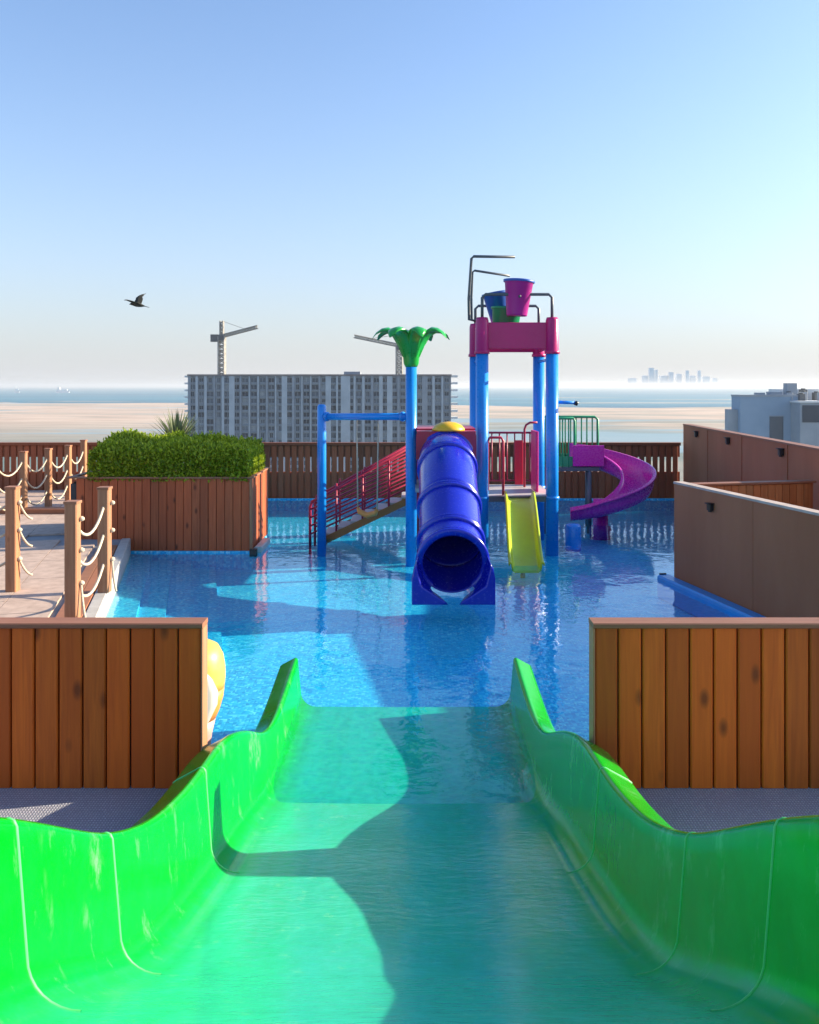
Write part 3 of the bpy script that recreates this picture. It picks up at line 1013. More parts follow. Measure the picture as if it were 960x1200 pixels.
# spiky plant behind the hedge
def spiky(loc, n, ln, seed):
    rng = random.Random(seed)
    t = thing('spiky_plant', 'grey green spiky plant rising behind the clipped hedge', 'plant', loc)
    mb = MB()
    c = Vector(loc) + Vector((0, 0, .5))
    for _ in range(n):
        a, e = rng.uniform(0, 2 * math.pi), rng.uniform(.15, 1.35)
        d = Vector((math.cos(a) * math.cos(e), math.sin(a) * math.cos(e), math.sin(e)))
        L = ln * rng.uniform(.7, 1.1)
        s = d.cross(Vector((0, 0, 1))).normalized() * .02
        p = [c + d * L * u + Vector((0, 0, -.25 * u * u * L * math.cos(e))) for u in (0, .35, .7, 1)]
        mb.add([p[0] - s, p[0] + s, p[1] + s * 1.2, p[1] - s * 1.2, p[2] + s * .8, p[2] - s * .8, p[3]], [(0, 1, 2, 3), (3, 2, 4, 5), (5, 4, 6)])
    part('leaves', mb, M['yucca'], t)
    part('trunk', MB().tube([Vector(loc), c], [.07, .06], 10), M['twig'], t, True)
    return t


spiky((-4.95, 18.1, DZ + .75), 170, .95, 5)
structure('rear_planting_bed', MB().box((-5.9, 17.4, -.2), (-4.0, 18.8, DZ + .76)), M['soil'])

# ------------------------------------------------------------------ rope railings
def rope(p, q, sag, r=.017, n=12):
    pts = []
    for k in range(n + 1):
        u = k / n
        v = Vector(p).lerp(Vector(q), u)
        v.z -= sag * 4 * u * (1 - u)
        pts.append(v)
    return MB().tube(pts, r, 7)


def rope_post(t, x, y, h=1.27, wdt=.135, z=DZ):
    o = part('post', MB().bbox((x - wdt / 2, y - wdt / 2, z + .002), (x + wdt / 2, y + wdt / 2, z + h), .012), M['post_wood'], t)
    part('post_cap', MB().bbox((x - wdt / 2 - .008, y - wdt / 2 - .008, z + h + .001), (x + wdt / 2 + .008, y + wdt / 2 + .008, z + h + .03), .006), M['cap_wood'], o)
    return o


def rope_run(t, pts, heights, sag, z=DZ):
    for (a, b) in zip(pts[:-1], pts[1:]):
        for h in heights:
            part('rope', rope((a[0], a[1], z + h), (b[0], b[1], z + h), sag), M['rope'], t, True)


P1, P2 = (-3.66, 9.27), (-3.77, 10.55)
t = thing('rope_railing', 'two timber posts with three sagging ropes beside the pool steps', 'railing', (P1[0], P1[1], DZ))
for p in (P1, P2):
    rope_post(t, *p)
rope_run(t, [P1, P2], (1.10, .76, .40), .27)
for p in (P1, P2):
    for h in (1.10, .76, .40):
        part('knot', MB().lathe([(.0, -.03), (.03, -.015), (.035, 0), (.03, .015), (0, .03)], 8, (p[0] + .085, p[1] + .03, DZ + h)), M['rope'], t, True)
    part('rope_tail', rope((p[0] + .082, p[1] + .02, DZ + .40), (p[0] + .16, p[1] - .05, DZ + .02), .05, .014, 8), M['rope'], t, True)
P3 = (-4.93, 10.6)
t = thing('rope_railing', 'thick timber post with ropes running off over the stone deck', 'railing', (P3[0], P3[1], DZ))
rope_post(t, *P3)
PL = (-6.3, 10.35)
rope_post(t, *PL)
rope_run(t, [PL, P3], (1.10, .76, .40), .22)
for h in (1.10, .76, .40):
    part('knot', MB().lathe([(.0, -.03), (.03, -.015), (.035, 0), (.03, .015), (0, .03)], 8, (P3[0] + .085, P3[1], DZ + h)), M['rope'], t, True)
    part('rope_tail', rope((P3[0] + .08, P3[1], DZ + h), (P3[0] + .2, P3[1] + .1, DZ + h - .22), .05, .014, 8), M['rope'], t, True)
row = [(-7.95, 16.3), (-7.78, 17.2), (-7.62, 18.0), (-7.58, 18.95), (-7.6, 19.9)]
t = thing('rope_railing', 'row of slim timber posts with three sagging ropes left of the hedge', 'railing', (row[1][0], row[1][1], DZ))
for p in row[:-1]:
    rope_post(t, *p, h=1.2, wdt=.12)
rope_post(t, *row[-1], h=1.26, wdt=.12)
rope_run(t, row, (1.08, .74, .40), .30)
structure('deck_step', MB().bbox((-8.2, 16.95, DZ - .02), (-6.1, 17.25, DZ + .10), .01, axis=0), M['cap_wood'])

# ------------------------------------------------------------------ play tower
TX0, TX1, TY0, TY1 = 1.32, 2.59, 15.5, 17.1
tw = thing('water_play_tower', 'tall blue post tower with a magenta top frame and pale deck', 'play tower', ((TX0 + TX1) / 2, (TY0 + TY1) / 2, FLOOR))
for x in (TX0, TX1):
    for y in (TY0, TY1):
        p = part('post', MB().lathe([(.115, 0), (.115, 3.42 - FLOOR)], 20, (x, y, FLOOR)), M['blue'], tw, True)
        part('post_sleeve', MB().lathe([(.140, 0), (.140, .05), (.122, .06), (.118, .60), (.10, .66), (0, .67)], 20, (x, y, 3.38)), M['magenta'], tw, True)
        part('clamp_ring', MB().lathe([(.116, 0), (.135, .008), (.135, .05), (.116, .058)], 20, (x, y, .74), cap=False), M['blue'], tw, True)
for a, b in (((TX0, TY0), (TX1, TY0)), ((TX0, TY1), (TX1, TY1))):
    part('top_panel', MB().bbox((a[0] + .10, a[1] - .025, 3.47), (b[0] - .10, a[1] + .025, 3.95), .012, axis=0), M['magenta'], tw)
for x in (TX0, TX1):
    part('top_panel', MB().bbox((x - .025, TY0 + .10, 3.47), (x + .025, TY1 - .10, 3.95), .012, axis=1), M['magenta'], tw)
part('deck', MB().bbox((TX0 - .05, TY0 - .05, .74), (TX1 + .02, TY1 + .05, .815), .015, axis=0), M['deckplate'], tw)
# inverted U pipes that carry the buckets
for y, zt, x0, x1 in ((TY0, 4.46, TX0, TX1), (TY1, 4.40, TX0, TX1)):
    part('pipe_frame', MB().tube([(x0, y, 3.95), (x0, y, zt - .06), (x0 + .06, y, zt), (x1 - .06, y, zt), (x1, y, zt - .06), (x1, y, 3.95)], .028, 10), M['steel'], tw, True)
# filling pipes rising on the left
lx = TX0 - .2
part('filling_pipe', MB().tube([(lx + .12, TY0 + .3, 4.0), (lx - .02, TY0 + .25, 4.02), (lx - .03, TY0 + .2, 4.4), (lx + .02, TY0 + .2, 5.14), (lx + .06, TY0 + .2, 5.18), (lx + .82, TY0 + .2, 5.17)], .026, 10), M['steel'], tw, True)
part('filling_pipe', MB().tube([(lx + .14, TY0 + .6, 4.0), (lx + .05, TY0 + .55, 4.05), (lx + .04, TY0 + .5, 4.4), (lx + .06, TY0 + .5, 4.93), (lx + .1, TY0 + .5, 4.96), (lx + .76, TY0 + .5, 4.86)], .022, 10), M['steel'], tw, True)
part('spout_arm', MB().tube([(TX1 + .1, TY0 + .02, 2.50), (TX1 + .42, TY0 + .02, 2.49)], .03, 10), M['blue'], tw, True)
part('spout_nozzle', MB().tube([(TX1 + .42, TY0 + .02, 2.49), (TX1 + .47, TY0 + .02, 2.47)], .042, 10), M['black'], tw, True)
part('brace', MB().tube([(TX1, TY0, 3.28), (TX1, TY1, 3.28)], .03, 10), M['blue'], tw, True)
part('brace', MB().tube([(TX0, TY0, 3.28), (TX0, TY1, 3.28)], .03, 10), M['blue'], tw, True)
# guard rails round the deck
def railing(t, a, b, z0, z1, n, mat, r=.022, rb=.014, ends=True):
    a, b = Vector(a), Vector(b)
    part('top_rail', MB().tube([(a.x, a.y, z1), (b.x, b.y, z1)], r, 10), mat, t, True)
    part('bottom_rail', MB().tube([(a.x, a.y, z0), (b.x, b.y, z0)], r * .8, 8), mat, t, True)
    for k in range(n):
        p = a.lerp(b, (k + .5) / n)
        part('baluster', MB().tube([(p.x, p.y, z0), (p.x, p.y, z1)], rb, 8), mat, t, True)


railing(tw, (TX0 + .1, TY1), (TX1 - .1, TY1), .9, 1.86, 7, M['red'])
part('handrail', MB().tube([(TX0 + .1, TY0 - .02, .9), (TX0 + .1, TY0 - .02, 1.8), (TX0 + .14, TY0 - .02, 1.86), (TX0 + .34, TY0 - .02, 1.86), (TX0 + .38, TY0 - .02, 1.8), (TX0 + .38, TY0 - .02, .82)], .024, 10), M['red'], tw, True)
part('hand_loop', MB().tube([(2.25, 16.7, .82), (2.25, 16.7, 1.95), (2.28, 16.7, 2.03), (2.36, 16.7, 2.08), (2.5, 16.7, 2.08)], .022, 10), M['red'], tw, True)
part('infill_panel', MB().bbox((2.09, 16.9, .84), (2.25, 16.93, 1.72), .006), M['brightred'], tw)
part('infill_panel', MB().bbox((TX1 - .25, TY0 + .3, .83), (TX1 - .20, TY0 + .95, 1.95), .012), M['pink'], tw)
part('side_deck', MB().bbox((.12, 15.56, .76), (TX0 - .12, 16.5, .835), .012, axis=0), M['deckplate'], tw)
part('side_deck_post', MB().tube([(.3, 16.3, FLOOR), (.3, 16.3, .76)], .05, 12), M['blue'], tw, True)
part('deck_edge', MB().box((TX0 + .12, TY0 - .075, .70), (TX1 - .12, TY0 - .052, .80)), M['steel'], tw)

# buckets tipping above the tower
def bucket(name, label, c, r0, r1, h, tilt, mat, rim, rz=0):
    t = thing(name, label, 'bucket', c, 'tipping buckets')
    mb = MB().lathe([(r0 * .96, .0), (r0, .015), (r1, h), (r1 * 1.07, h + .012), (r1 * 1.07, h + .045), (r1 * .97, h + .045), (r1 * .95, h), (r0 * .9, .03)], 24)
    mt = Matrix.Rotation(rz, 4, 'Z') @ Matrix.Rotation(tilt, 4, 'Y')
    mb.v = [tuple(Vector(c) + mt @ Vector(p)) for p in mb.v]
    part('shell', mb, mat, t, True)
    mb = MB().lathe([(r1 * 1.075, h + .005), (r1 * 1.11, h + .015), (r1 * 1.11, h + .05), (r1 * 1.0, h + .055)], 24, cap=False)
    mb.v = [tuple(Vector(c) + mt @ Vector(p)) for p in mb.v]
    part('rim', mb, rim, t, True)
    mb = MB().tube([mt @ Vector((0, -r1 * 1.06, h * .55)) + Vector(c), mt @ Vector((0, r1 * 1.06, h * .55)) + Vector(c)], .025, 8)
    part('axle', mb, M['steel'], t, True)
    return t


bucket('tipping_bucket', 'magenta bucket with a blue rim, the highest above the tower', (1.96, TY0 + .10, 4.08), .19, .26, .60, R(4), M['bucketmag'], M['bucketblue'])
bucket('tipping_bucket', 'blue bucket leaning beside the magenta one on the tower', (1.74, TY0 + .75, 3.97), .17, .24, .56, R(-10), M['bucketblue'], M['bucketblue'])
bucket('tipping_bucket', 'green bucket lying below the other two buckets on the tower', (1.80, TY0 + .50, 3.95), .25, .27, .26, R(5), M['bucketgreen'], M['bucketgreen'])

# lime slide on the tower
t = thing('play_slide', 'short lime yellow slide dropping from the tower deck into the water', 'slide', (1.8, 13, FLOOR))
rows = []
for k in range(25):
    u = k / 24
    y = 15.43 - u * (15.43 - 12.98)
    z = .80 - .80 * (3 * u * u - 2 * u ** 3) * 1.0 - .04
    x = 1.985 - .20 * u
    wv = .235
    sh = .13
    rows.append([(x - wv - .03, y, z + sh - .03), (x - wv - .03, y, z + sh), (x - wv, y, z + sh), (x - wv + .02, y, z + .03), (x - wv + .06, y, z), (x + wv - .06, y, z), (x + wv - .02, y, z + .03), (x + wv, y, z + sh), (x + wv + .03, y, z + sh), (x + wv + .03, y, z + sh - .03)])
part('chute', MB().grid(rows), M['lime'], t, True, solid=.02)
part('support_leg', MB().tube([(1.82, 13.7, FLOOR), (1.82, 13.7, .06)], .04, 10), M['steel'], t, True)

# ------------------------------------------------------------------ tunnel slide
tn = thing('tunnel_slide', 'deep blue enclosed tube slide with a wide open mouth at the water', 'slide', (.57, 11.2, FLOOR))
path = [Vector(p) for p in ((.60, 13.95, 1.60), (.595, 13.6, 1.56), (.59, 13.1, 1.38), (.58, 12.5, 1.06), (.575, 12.0, .76), (.57, 11.6, .54), (.57, 11.30, .455))]


def catmull(P, n):
    out = []
    for i in range(len(P) - 1):
        p0, p1, p2, p3 = P[max(i - 1, 0)], P[i], P[i + 1], P[min(i + 2, len(P) - 1)]
        for k in range(n):
            u = k / n
            out.append(.5 * ((2 * p1) + (p2 - p0) * u + (2 * p0 - 5 * p1 + 4 * p2 - p3) * u * u + (3 * p1 - p0 - 3 * p2 + p3) * u ** 3))
    out.append(P[-1])
    return out


cp = catmull(path, 8)
TR = .43


def frame(i, P):
    T = (P[min(i + 1, len(P) - 1)] - P[max(i - 1, 0)]).normalized()
    X = Vector((1, 0, 0))
    X = (X - T * X.dot(T)).normalized()
    Z = X.cross(T)
    if Z.z < 0:
        Z = -Z
    return T, X, Z


def ring_pts(c, X, Z, r, n=36, a0=0, a1=2 * math.pi, full=True):
    m = n if full else n - 1
    return [c + X * r * math.cos(a0 + (a1 - a0) * k / m) + Z * r * math.sin(a0 + (a1 - a0) * k / m) for k in range(n)]


segs = ((0, 12), (12, 24), (24, 36), (36, 48))
for a, b in segs:
    rows = []
    for i in range(a, min(b, len(cp) - 1) + 1):
        T, X, Z = frame(i, cp)
        rows.append(ring_pts(cp[i], X, Z, TR))
    if len(rows) > 1:
        part('tube_section', MB().grid(rows, True), M['deepblue'], tn, True, solid=.02)
for i in (1, 12, 25, 36):
    T, X, Z = frame(i, cp)
    rows = [ring_pts(cp[i] + T * o_, X, Z, r_) for o_, r_ in ((-.05, TR + .006), (-.045, TR + .045), (-.012, TR + .05), (.0, TR + .03), (.012, TR + .05), (.045, TR + .045), (.05, TR + .006))]
    part('flange_ring', MB().grid(rows, True), M['deepblue'], tn, True)
# mouth collar and flared feet
i = len(cp) - 1
T, X, Z = frame(i, cp)
c = cp[i]
rows = [ring_pts(c + T * o_, X, Z, r_, 40, R(-50), R(230), False) for o_, r_ in ((-.10, TR + .008), (-.08, TR + .05), (.01, TR + .065), (.03, TR + .05), (.035, TR + .01), (.03, TR - .03), (-.06, TR - .035))]
part('mouth_collar', MB().grid(rows), M['deepblue'], tn, True)
for s in (-1, 1):
    sec = [(.50, -.03), (.50, .36), (.475, .52), (.44, .60), (.415, .46), (.37, .25), (.28, .09), (.16, .0), (.14, -.03)]
    rows = []
    for k in range(7):
        u = k / 6
        y = 11.32 - .30 * u
        rows.append([(c.x + s * (x + (.045 * u if x > .3 else -.07 * u)), y, z if z < 0 else z * (1 - .18 * u)) for x, z in sec])
    mb = MB().grid(rows)
    nv = len(sec)
    b0 = len(mb.v) - nv
    mb.f.append(tuple(range(b0, b0 + nv)))
    o = part('mouth_wing', mb, M['deepblue'], tn, False)
    md = o.modifiers.new('soft_edge', 'BEVEL')
    md.width = .018
    md.segments = 2
    md.angle_limit = R(40)
# landing platform behind the tunnel, with red front panel
ld = thing('tunnel_landing', 'crimson fronted landing with a small yellow dome above the blue tube slide', 'landing', (.6, 14.6, FLOOR))
part('deck', MB().bbox((.10, 13.98, 1.05), (1.10, 15.42, 1.12), .012, axis=0), M['deckplate'], ld)
for (x, y) in ((1.04, 14.02), (.14, 15.35), (1.04, 15.33)):
    part('post', MB().tube([(x, y, FLOOR), (x, y, 2.02)], .05, 12), M['red'], ld, True)
# panel with round hole
mb = MB()
cx, cz, rr_ = .597, 1.60, TR + .012
outer, inner = [], []
for k in range(48):
    a = 2 * math.pi * k / 48
    ca, sa = math.cos(a), math.sin(a)
    inner.append((cx + rr_ * ca, cz + rr_ * sa))
    m_ = max(abs(ca) / .49, abs(sa) / .47)
    ox, oz = cx + ca / m_, cz + sa / m_
    outer.append((ox, min(oz, 2.06)))
vs = [(x, 13.86, z) for x, z in inner] + [(x, 13.86, z) for x, z in outer] + [(x, 13.90, z) for x, z in inner] + [(x, 13.90, z) for x, z in outer]
fs = []
for k in range(24):
    j = (k + 1) % 48
    fs += [(k, 48 + k, 48 + j, j), (96 + k, 96 + j, 144 + j, 144 + k), (48 + k, 144 + k, 144 + j, 48 + j), (k, j, 96 + j, 96 + k)]
mb.add(vs, fs)
part('front_panel', mb, M['red'], ld)
part('yellow_dome', MB().lathe([(.27, 0), (.27, .03), (.22, .09), (.12, .135), (0, .15)], 20, (.64, 14.05, 2.062)), M['yellow'], ld, True)
part('dome_plate', MB().bbox((.12, 13.902, 2.03), (1.08, 14.25, 2.06), .008, axis=0), M['red'], ld)
part('added_back_panel', MB().bbox((.10, 15.38, 1.121), (1.16, 15.41, 2.05), .008, axis=0), M['red'], ld)  # added to block light from behind, so the tube interior stays dark
part('added_side_panel', MB().bbox((1.07, 14.10, 1.121), (1.095, 15.37, 2.05), .006, axis=1), M['red'], ld)  # added likewise, keeps side light out of the tube
part('added_roof_plate', MB().bbox((.12, 14.26, 2.06), (1.10, 15.42, 2.085), .006, axis=0), M['red'], ld)  # added cover, keeps sky light out of the tube

# ------------------------------------------------------------------ stairs with crimson railings
st = thing('play_stairs', 'ochre stringer stairs with crimson railings climbing to the tube slide landing', 'stairs', (-.8, 15.1, FLOOR))
SX0, SX1, SY0, SY1 = -1.66, .10, 15.62, 16.42
slope = lambda x: (x - SX0) / (SX1 - SX0) * .84
for y in (SY0, SY1):
    mb = MB()
    q = [(SX0 - .02, -.25), (SX0 + .02, -.25), (SX0 + .16, -.08), (SX1, slope(SX1) - .15), (SX1, slope(SX1) - .02), (SX0 - .02, -.02)]
    mb.add([(x, y - .02, z) for x, z in q] + [(x, y + .02, z) for x, z in q], [(5, 4, 3, 2, 1, 0), (6, 7, 8, 9, 10, 11)] + [(i, (i + 1) % 6, 6 + (i + 1) % 6, 6 + i) for i in range(6)])
    part('stringer', mb, M['stringer'], st)
for k in range(7):
    x = SX0 + .12 + .235 * k
    part('tread', MB().bbox((x - .02, SY0 + .022, slope(x) - .0), (x + .22, SY1 - .022, slope(x) + .035), .006, axis=1), M['deckplate'], st)
for y in (SY0, SY1):
    def rl(dz):
        return [(SX0 - .14, y, dz - .05), (SX1, y, slope(SX1) + dz)]
    o = part('railing', MB().tube([(SX0 - .16, y, FLOOR), (SX0 - .16, y, .58), (SX0 - .13, y, .66), (SX1, y, slope(SX1) + .88)], .026, 10), M['red'], st, True)
    for dz in (.14, .29, .44, .59, .73):
        part('infill_bar', MB().tube(rl(dz), .017, 8), M['red'], o, True)
    for k in range(1, 5):
        x = SX0 - .16 + (SX1 - SX0 + .16) * k / 4.0
        part('rail_post', MB().tube([(x, y, slope(x) - .12), (x, y, slope(x) + .86)], .020, 8), M['red'], o, True)

# ------------------------------------------------------------------ palm spray post, swing
pt = thing('palm_spray_post', 'sky blue pole topped with glossy green plastic palm leaves', 'palm post', (.03, 14.6, FLOOR))
part('pole', MB().lathe([(.095, 0), (.095, 3.16 - FLOOR)], 20, (.03, 14.6, FLOOR)), M['blue'], pt, True)
part('crown_base', MB().lathe([(.10, 0), (.13, .06), (.15, .25), (.22, .42), (.16, .50), (0, .52)], 16, (.03, 14.6, 3.12)), M['palm'], pt, True)
for k in range(8):
    a = 2 * math.pi * (k + .32) / 8
    d = Vector((math.cos(a), math.sin(a), 0))
    s = Vector((-d.y, d.x, 0))
    b = Vector((.03, 14.6, 3.16))
    rows = []
    prof = [(.06, .0, .05, .02), (.13, .18, .09, .05), (.20, .36, .12, .06), (.30, .52, .135, .055), (.42, .585, .14, .05), (.53, .575, .125, .04), (.62, .52, .085, .028), (.68, .44, .02, .012)]
    for r, z, wv, th in prof:
        rows.append([b + d * r + Vector((0, 0, z)) + s * wv * cx_ + Vector((0, 0, th * cz_)) - d * th * cz_ * .4 for cx_, cz_ in ((-1, -.2), (-.55, .55), (0, 1), (.55, .55), (1, -.2), (.5, -.75), (0, -.45), (-.5, -.75))])
    mb = MB().grid(rows, True)
    mb.f.append(tuple(len(mb.v) - 8 + i for i in range(8)))
    part('palm_leaf', mb, M['palm'], pt, True)
sw = thing('swing_stand', 'sky blue post and crossbar joined to the palm pole, carrying a swing', 'swing frame', (-1.59, 15.45, FLOOR))
SWX, SWY = -1.59, 15.45
part('post', MB().lathe([(.082, 0), (.082, 2.42 - FLOOR), (.06, 2.46 - FLOOR), (0, 2.465 - FLOOR)], 18, (SWX, SWY, FLOOR)), M['blue'], sw, True)
part('crossbar', MB().tube([(SWX, SWY, 2.24), (.03 - .06, 14.66, 2.27)], .062, 14), M['blue'], sw, True)
for u in (.05, .93):
    p = Vector((SWX, SWY, 2.24)).lerp(Vector((-.03, 14.66, 2.27)), u)
    q = Vector((SWX, SWY, 2.24)).lerp(Vector((-.03, 14.66, 2.27)), u + .025)
    part('bracket', MB().tube([p, q], .085, 14), M['blue'], sw, True)
sg = thing('swing', 'small orange swing seat hanging on two thin ropes below the blue crossbar', 'swing', (-.72, 15.5, .54))
ca = Vector((SWX, SWY, 2.24)).lerp(Vector((-.03, 14.66, 2.27)), .42)
cb = Vector((SWX, SWY, 2.24)).lerp(Vector((-.03, 14.66, 2.27)), .67)
sa_, sb_ = ca + Vector((.02, -.03, -1.66)), cb + Vector((-.02, -.03, -1.72))
sb_.z = sa_.z
for p, q in ((ca, sa_), (cb, sb_)):
    part('rope', MB().tube([p + Vector((0, 0, -.05)), p.lerp(q, .5), q + Vector((0, 0, .02))], .013, 7), M['rope'], sg, True)
mb = MB().tube([sa_ + Vector((0, 0, .05)), sa_.lerp(sb_, .1) + Vector((0, 0, -.02)), sa_.lerp(sb_, .5) + Vector((0, 0, -.07)), sa_.lerp(sb_, .9) + Vector((0, 0, -.02)), sb_ + Vector((0, 0, .05))], [.03, .05, .055, .05, .03], 10)
part('seat', mb, M['orange'], sg, True)

# ------------------------------------------------------------------ green railed deck and purple spiral slide
gd = thing('spiral_landing', 'raised landing with green bar railings behind the purple spiral slide', 'landing', (3.35, 18.2, FLOOR))
part('deck', MB().bbox((2.75, 17.75, 1.02), (3.95, 18.75, 1.10), .012, axis=0), M['steel'], gd)
for p in ((2.8, 17.8), (3.9, 18.7), (2.8, 18.7), (3.75, 17.8)):
    part('post', MB().tube([(p[0], p[1], FLOOR), (p[0], p[1], 1.02)], .05, 12), M['steel'], gd, True)


def green_rail(a, b, n):
    a, b = Vector(a), Vector(b)
    part('rail_frame', MB().tube([(a.x, a.y, 1.10), (a.x, a.y, 2.06), (*(a.lerp(b, .05).xy), 2.12), (*(a.lerp(b, .95).xy), 2.12), (b.x, b.y, 2.06), (b.x, b.y, 1.10)], .028, 10), M['green'], gd, True)
    for k in range(1, n):
        p = a.lerp(b, k / n)
        part('baluster', MB().tube([(p.x, p.y, 1.10), (p.x, p.y, 2.11)], .016, 8), M['green'], gd, True)
    part('kick_board', MB().bbox((min(a.x, b.x), a.y - .012, 1.11), (max(a.x, b.x), a.y + .012, 1.32), .004, axis=0), M['green'], gd)


green_rail((2.82, 18.68, 0), (4.12, 18.68, 0), 11)
green_rail((2.82, 17.82, 0), (3.45, 17.82, 0), 5)
sp = thing('spiral_slide', 'purple open spiral slide curling from the green railed landing to the water', 'slide', (3.85, 17.4, FLOOR))
pts = []
hc = Vector((3.9, 17.38, 0))
for k in range(7):
    u = k / 6
    pts.append((Vector((3.45 + .45 * u, 17.38 + .74, 1.14 - .06 * u)), Vector((1, 0, 0))))
NA = 28
for k in range(1, NA + 1):
    u = k / NA
    a = R(90) - R(190) * u
    pts.append((hc + Vector((math.cos(a) * .74, math.sin(a) * .74, 1.08 - .80 * u)), Vector((math.sin(a), -math.cos(a), 0))))
last, dr = pts[-1]
for k in range(1, 9):
    u = k / 8
    pts.append((last + dr * .62 * u + Vector((0, 0, -.16 * u * (1 - .35 * u))), dr))
rows = []
for k, (c_, d_) in enumerate(pts):
    o_ = Vector((d_.y, -d_.x, 0)) * -1        # outward (left of travel for a clockwise turn)
    u = k / (len(pts) - 1)
    ho = .42 - .20 * max(0, (u - .5) / .5)
    hi_ = .34 - .16 * max(0, (u - .4) / .6)
    rows.append([c_ + o_ * x + Vector((0, 0, z)) for x, z in ((-.34, hi_ - .03), (-.335, hi_), (-.30, hi_), (-.285, .18), (-.23, .05), (-.12, .0), (.12, 0), (.23, .05), (.285, .18), (.30, ho), (.335, ho), (.34, ho - .03))])
part('chute', MB().grid(rows), M['purple'], sp, True, solid=.025)
part('support_column', MB().lathe([(.22, 0), (.22, .20), (.20, .24), (.15, .28), (.15, .80)], 20, (3.85, 17.2, FLOOR)), M['purple'], sp, True)
part('entry_panel', MB().bbox((3.40, 17.745, 1.12), (4.05, 17.775, 1.56), .01, axis=0), M['purple'], sp)
tag(part('blue_stub_post', MB().lathe([(.13, 0), (.15, .03), (.15, .46), (.12, .50), (0, .51)], 18, (3.05, 15.9, FLOOR)), M['blue'], None, True), 'short round blue stub standing in the water under the spiral slide end', 'bollard')

# ------------------------------------------------------------------ yellow figure beyond the left fence
fg = thing('spray_figure', 'rounded yellow and white figure with orange patch peeking past the plank fence', 'pool figure', (-1.62, 6.55, FLOOR))
FC = (-1.66, 6.6, FLOOR)
part('foot', MB().lathe([(r_, z_ * .85) for r_, z_ in [(.10, 0), (.11, .2), (.13, .45), (.16, .60)]], 24, FC), M['pinkpaint'], fg, True)
part('belly', MB().lathe([(r_, z_ * .85) for r_, z_ in [(.16, .60), (.19, .68), (.215, .78), (.225, .88)]], 24, FC), M['orange'], fg, True)
part('cap', MB().lathe([(r_, z_ * .85) for r_, z_ in [(.226, .88), (.232, .96), (.23, 1.06), (.215, 1.17), (.18, 1.25), (.12, 1.29), (0, 1.305)]], 24, FC), M['paleyellow'], fg, True)
mb = MB()
rows = []
for z, r in ((.52, .155), (.64, .19), (.78, .228), (.90, .24), (1.02, .242), (1.1, .236)):
    wd_ = .75 * math.sin(math.pi * min(1, max(0, (z - .46) / .72))) + .05
    rows.append([(FC[0] + r * math.cos(R(-75) + s_ * wd_), FC[1] + r * math.sin(R(-75) + s_ * wd_), FC[2] + z * .85) for s_ in (-1, -.6, -.2, .2, .6, 1)])
mb.grid(rows)
part('white_bib', mb, M['white'], fg, True, solid=.01)

# ------------------------------------------------------------------ apartment block with cranes
BD = 410.0
bx0, bx1, bzt = -106.5, 20.0, 8.4
ab = thing('apartment_building', 'long grey unfinished apartment block with rows of dark windows beyond the fence', 'building', ((bx0 + bx1) / 2, BD, GZ))
gap0, gap1 = -33.0, -28.5          # recessed bay between the two halves
part('core', MB().box((bx0 + .5, BD + .6, GZ), (bx1 - .5, BD + 20, bzt - .6)), M['concrete'], ab)
NF, FH = 20, 3.32
NC = 30
bay = (bx1 - bx0) / NC
sl_me = None
for k in range(NF):
    z = bzt - 1.2 - FH * k
    part('floor_slab', MB().box((bx0, BD, z - .28), (bx1, BD + 2, z + .0)), M['concrete'], ab)
for i in range(NC + 1):
    x = bx0 + bay * i
    wv = random.choice((.28, .35, .45, .6, .9))
    if random.random() < .25:
        wv = 1.35
    part('pier', MB().box((max(bx0, x - wv), BD - .12, GZ), (min(bx1, x + wv), BD + 1.0, bzt - 1.0)), M['pier'] if i % 3 else M['concrete'], ab)
win_me = []
for (wv, hv, oz) in ((1.3, 2.0, .6), (.9, 1.7, .8), (1.55, 2.3, .4), (.7, 2.3, .4)):
    mb = MB()
    mb.box((-wv, 0, 0), (wv, .08, hv))
    m_ = mb.mesh('window', M['glass'])
    m_.materials.append(M['pier'])
    # frame bars
    mb2 = MB()
    mb2.box((-wv, 0, 0), (wv, .08, hv))
    mb2.box((-wv - .1, -.06, -.1), (wv + .1, .02, -.002))
    mb2.box((-wv - .1, -.06, hv + .002), (wv + .1, .02, hv + .1))
    mb2.box((-.05, -.05, .0), (.05, -.002, hv))
    me = mb2.mesh('window', M['glass'])
    me.materials.append(M['pier'])
    for p_ in me.polygons:
        if p_.index >= 6:
            p_.material_index = 1
    win_me.append((me, oz))
colkind = [random.choice((0, 0, 1, 2, 3)) for _ in range(NC)]
for k in range(10):
    z = bzt - 1.2 - FH * (k + 1)
    for i in range(NC):
        kind = colkind[i] if random.random() < .8 else random.randrange(4)
        me, oz = win_me[kind]
        link('window', me, ab, (bx0 + bay * (i + .5), BD + .50, z + oz))
mb = MB()
for k in range(10, NF - 1):
    z = bzt - 1.2 - FH * (k + 1)
    for i in range(NC):
        mb.box((bx0 + bay * (i + .5) - 1.2, BD + .5, z + .6), (bx0 + bay * (i + .5) + 1.2, BD + .58, z + 2.6))
tag(part('lower_windows', mb, M['glass'], ab), kind='stuff')
part('parapet', MB().box((bx0 - .3, BD - .3, bzt - .95), (bx1 + .2, BD + 20.2, bzt - .1)), M['parapet'], ab)
part('roof_hut', MB().box((-32, BD + 6, bzt - .09), (-24, BD + 14, bzt + 1.3)), M['concrete'], ab)
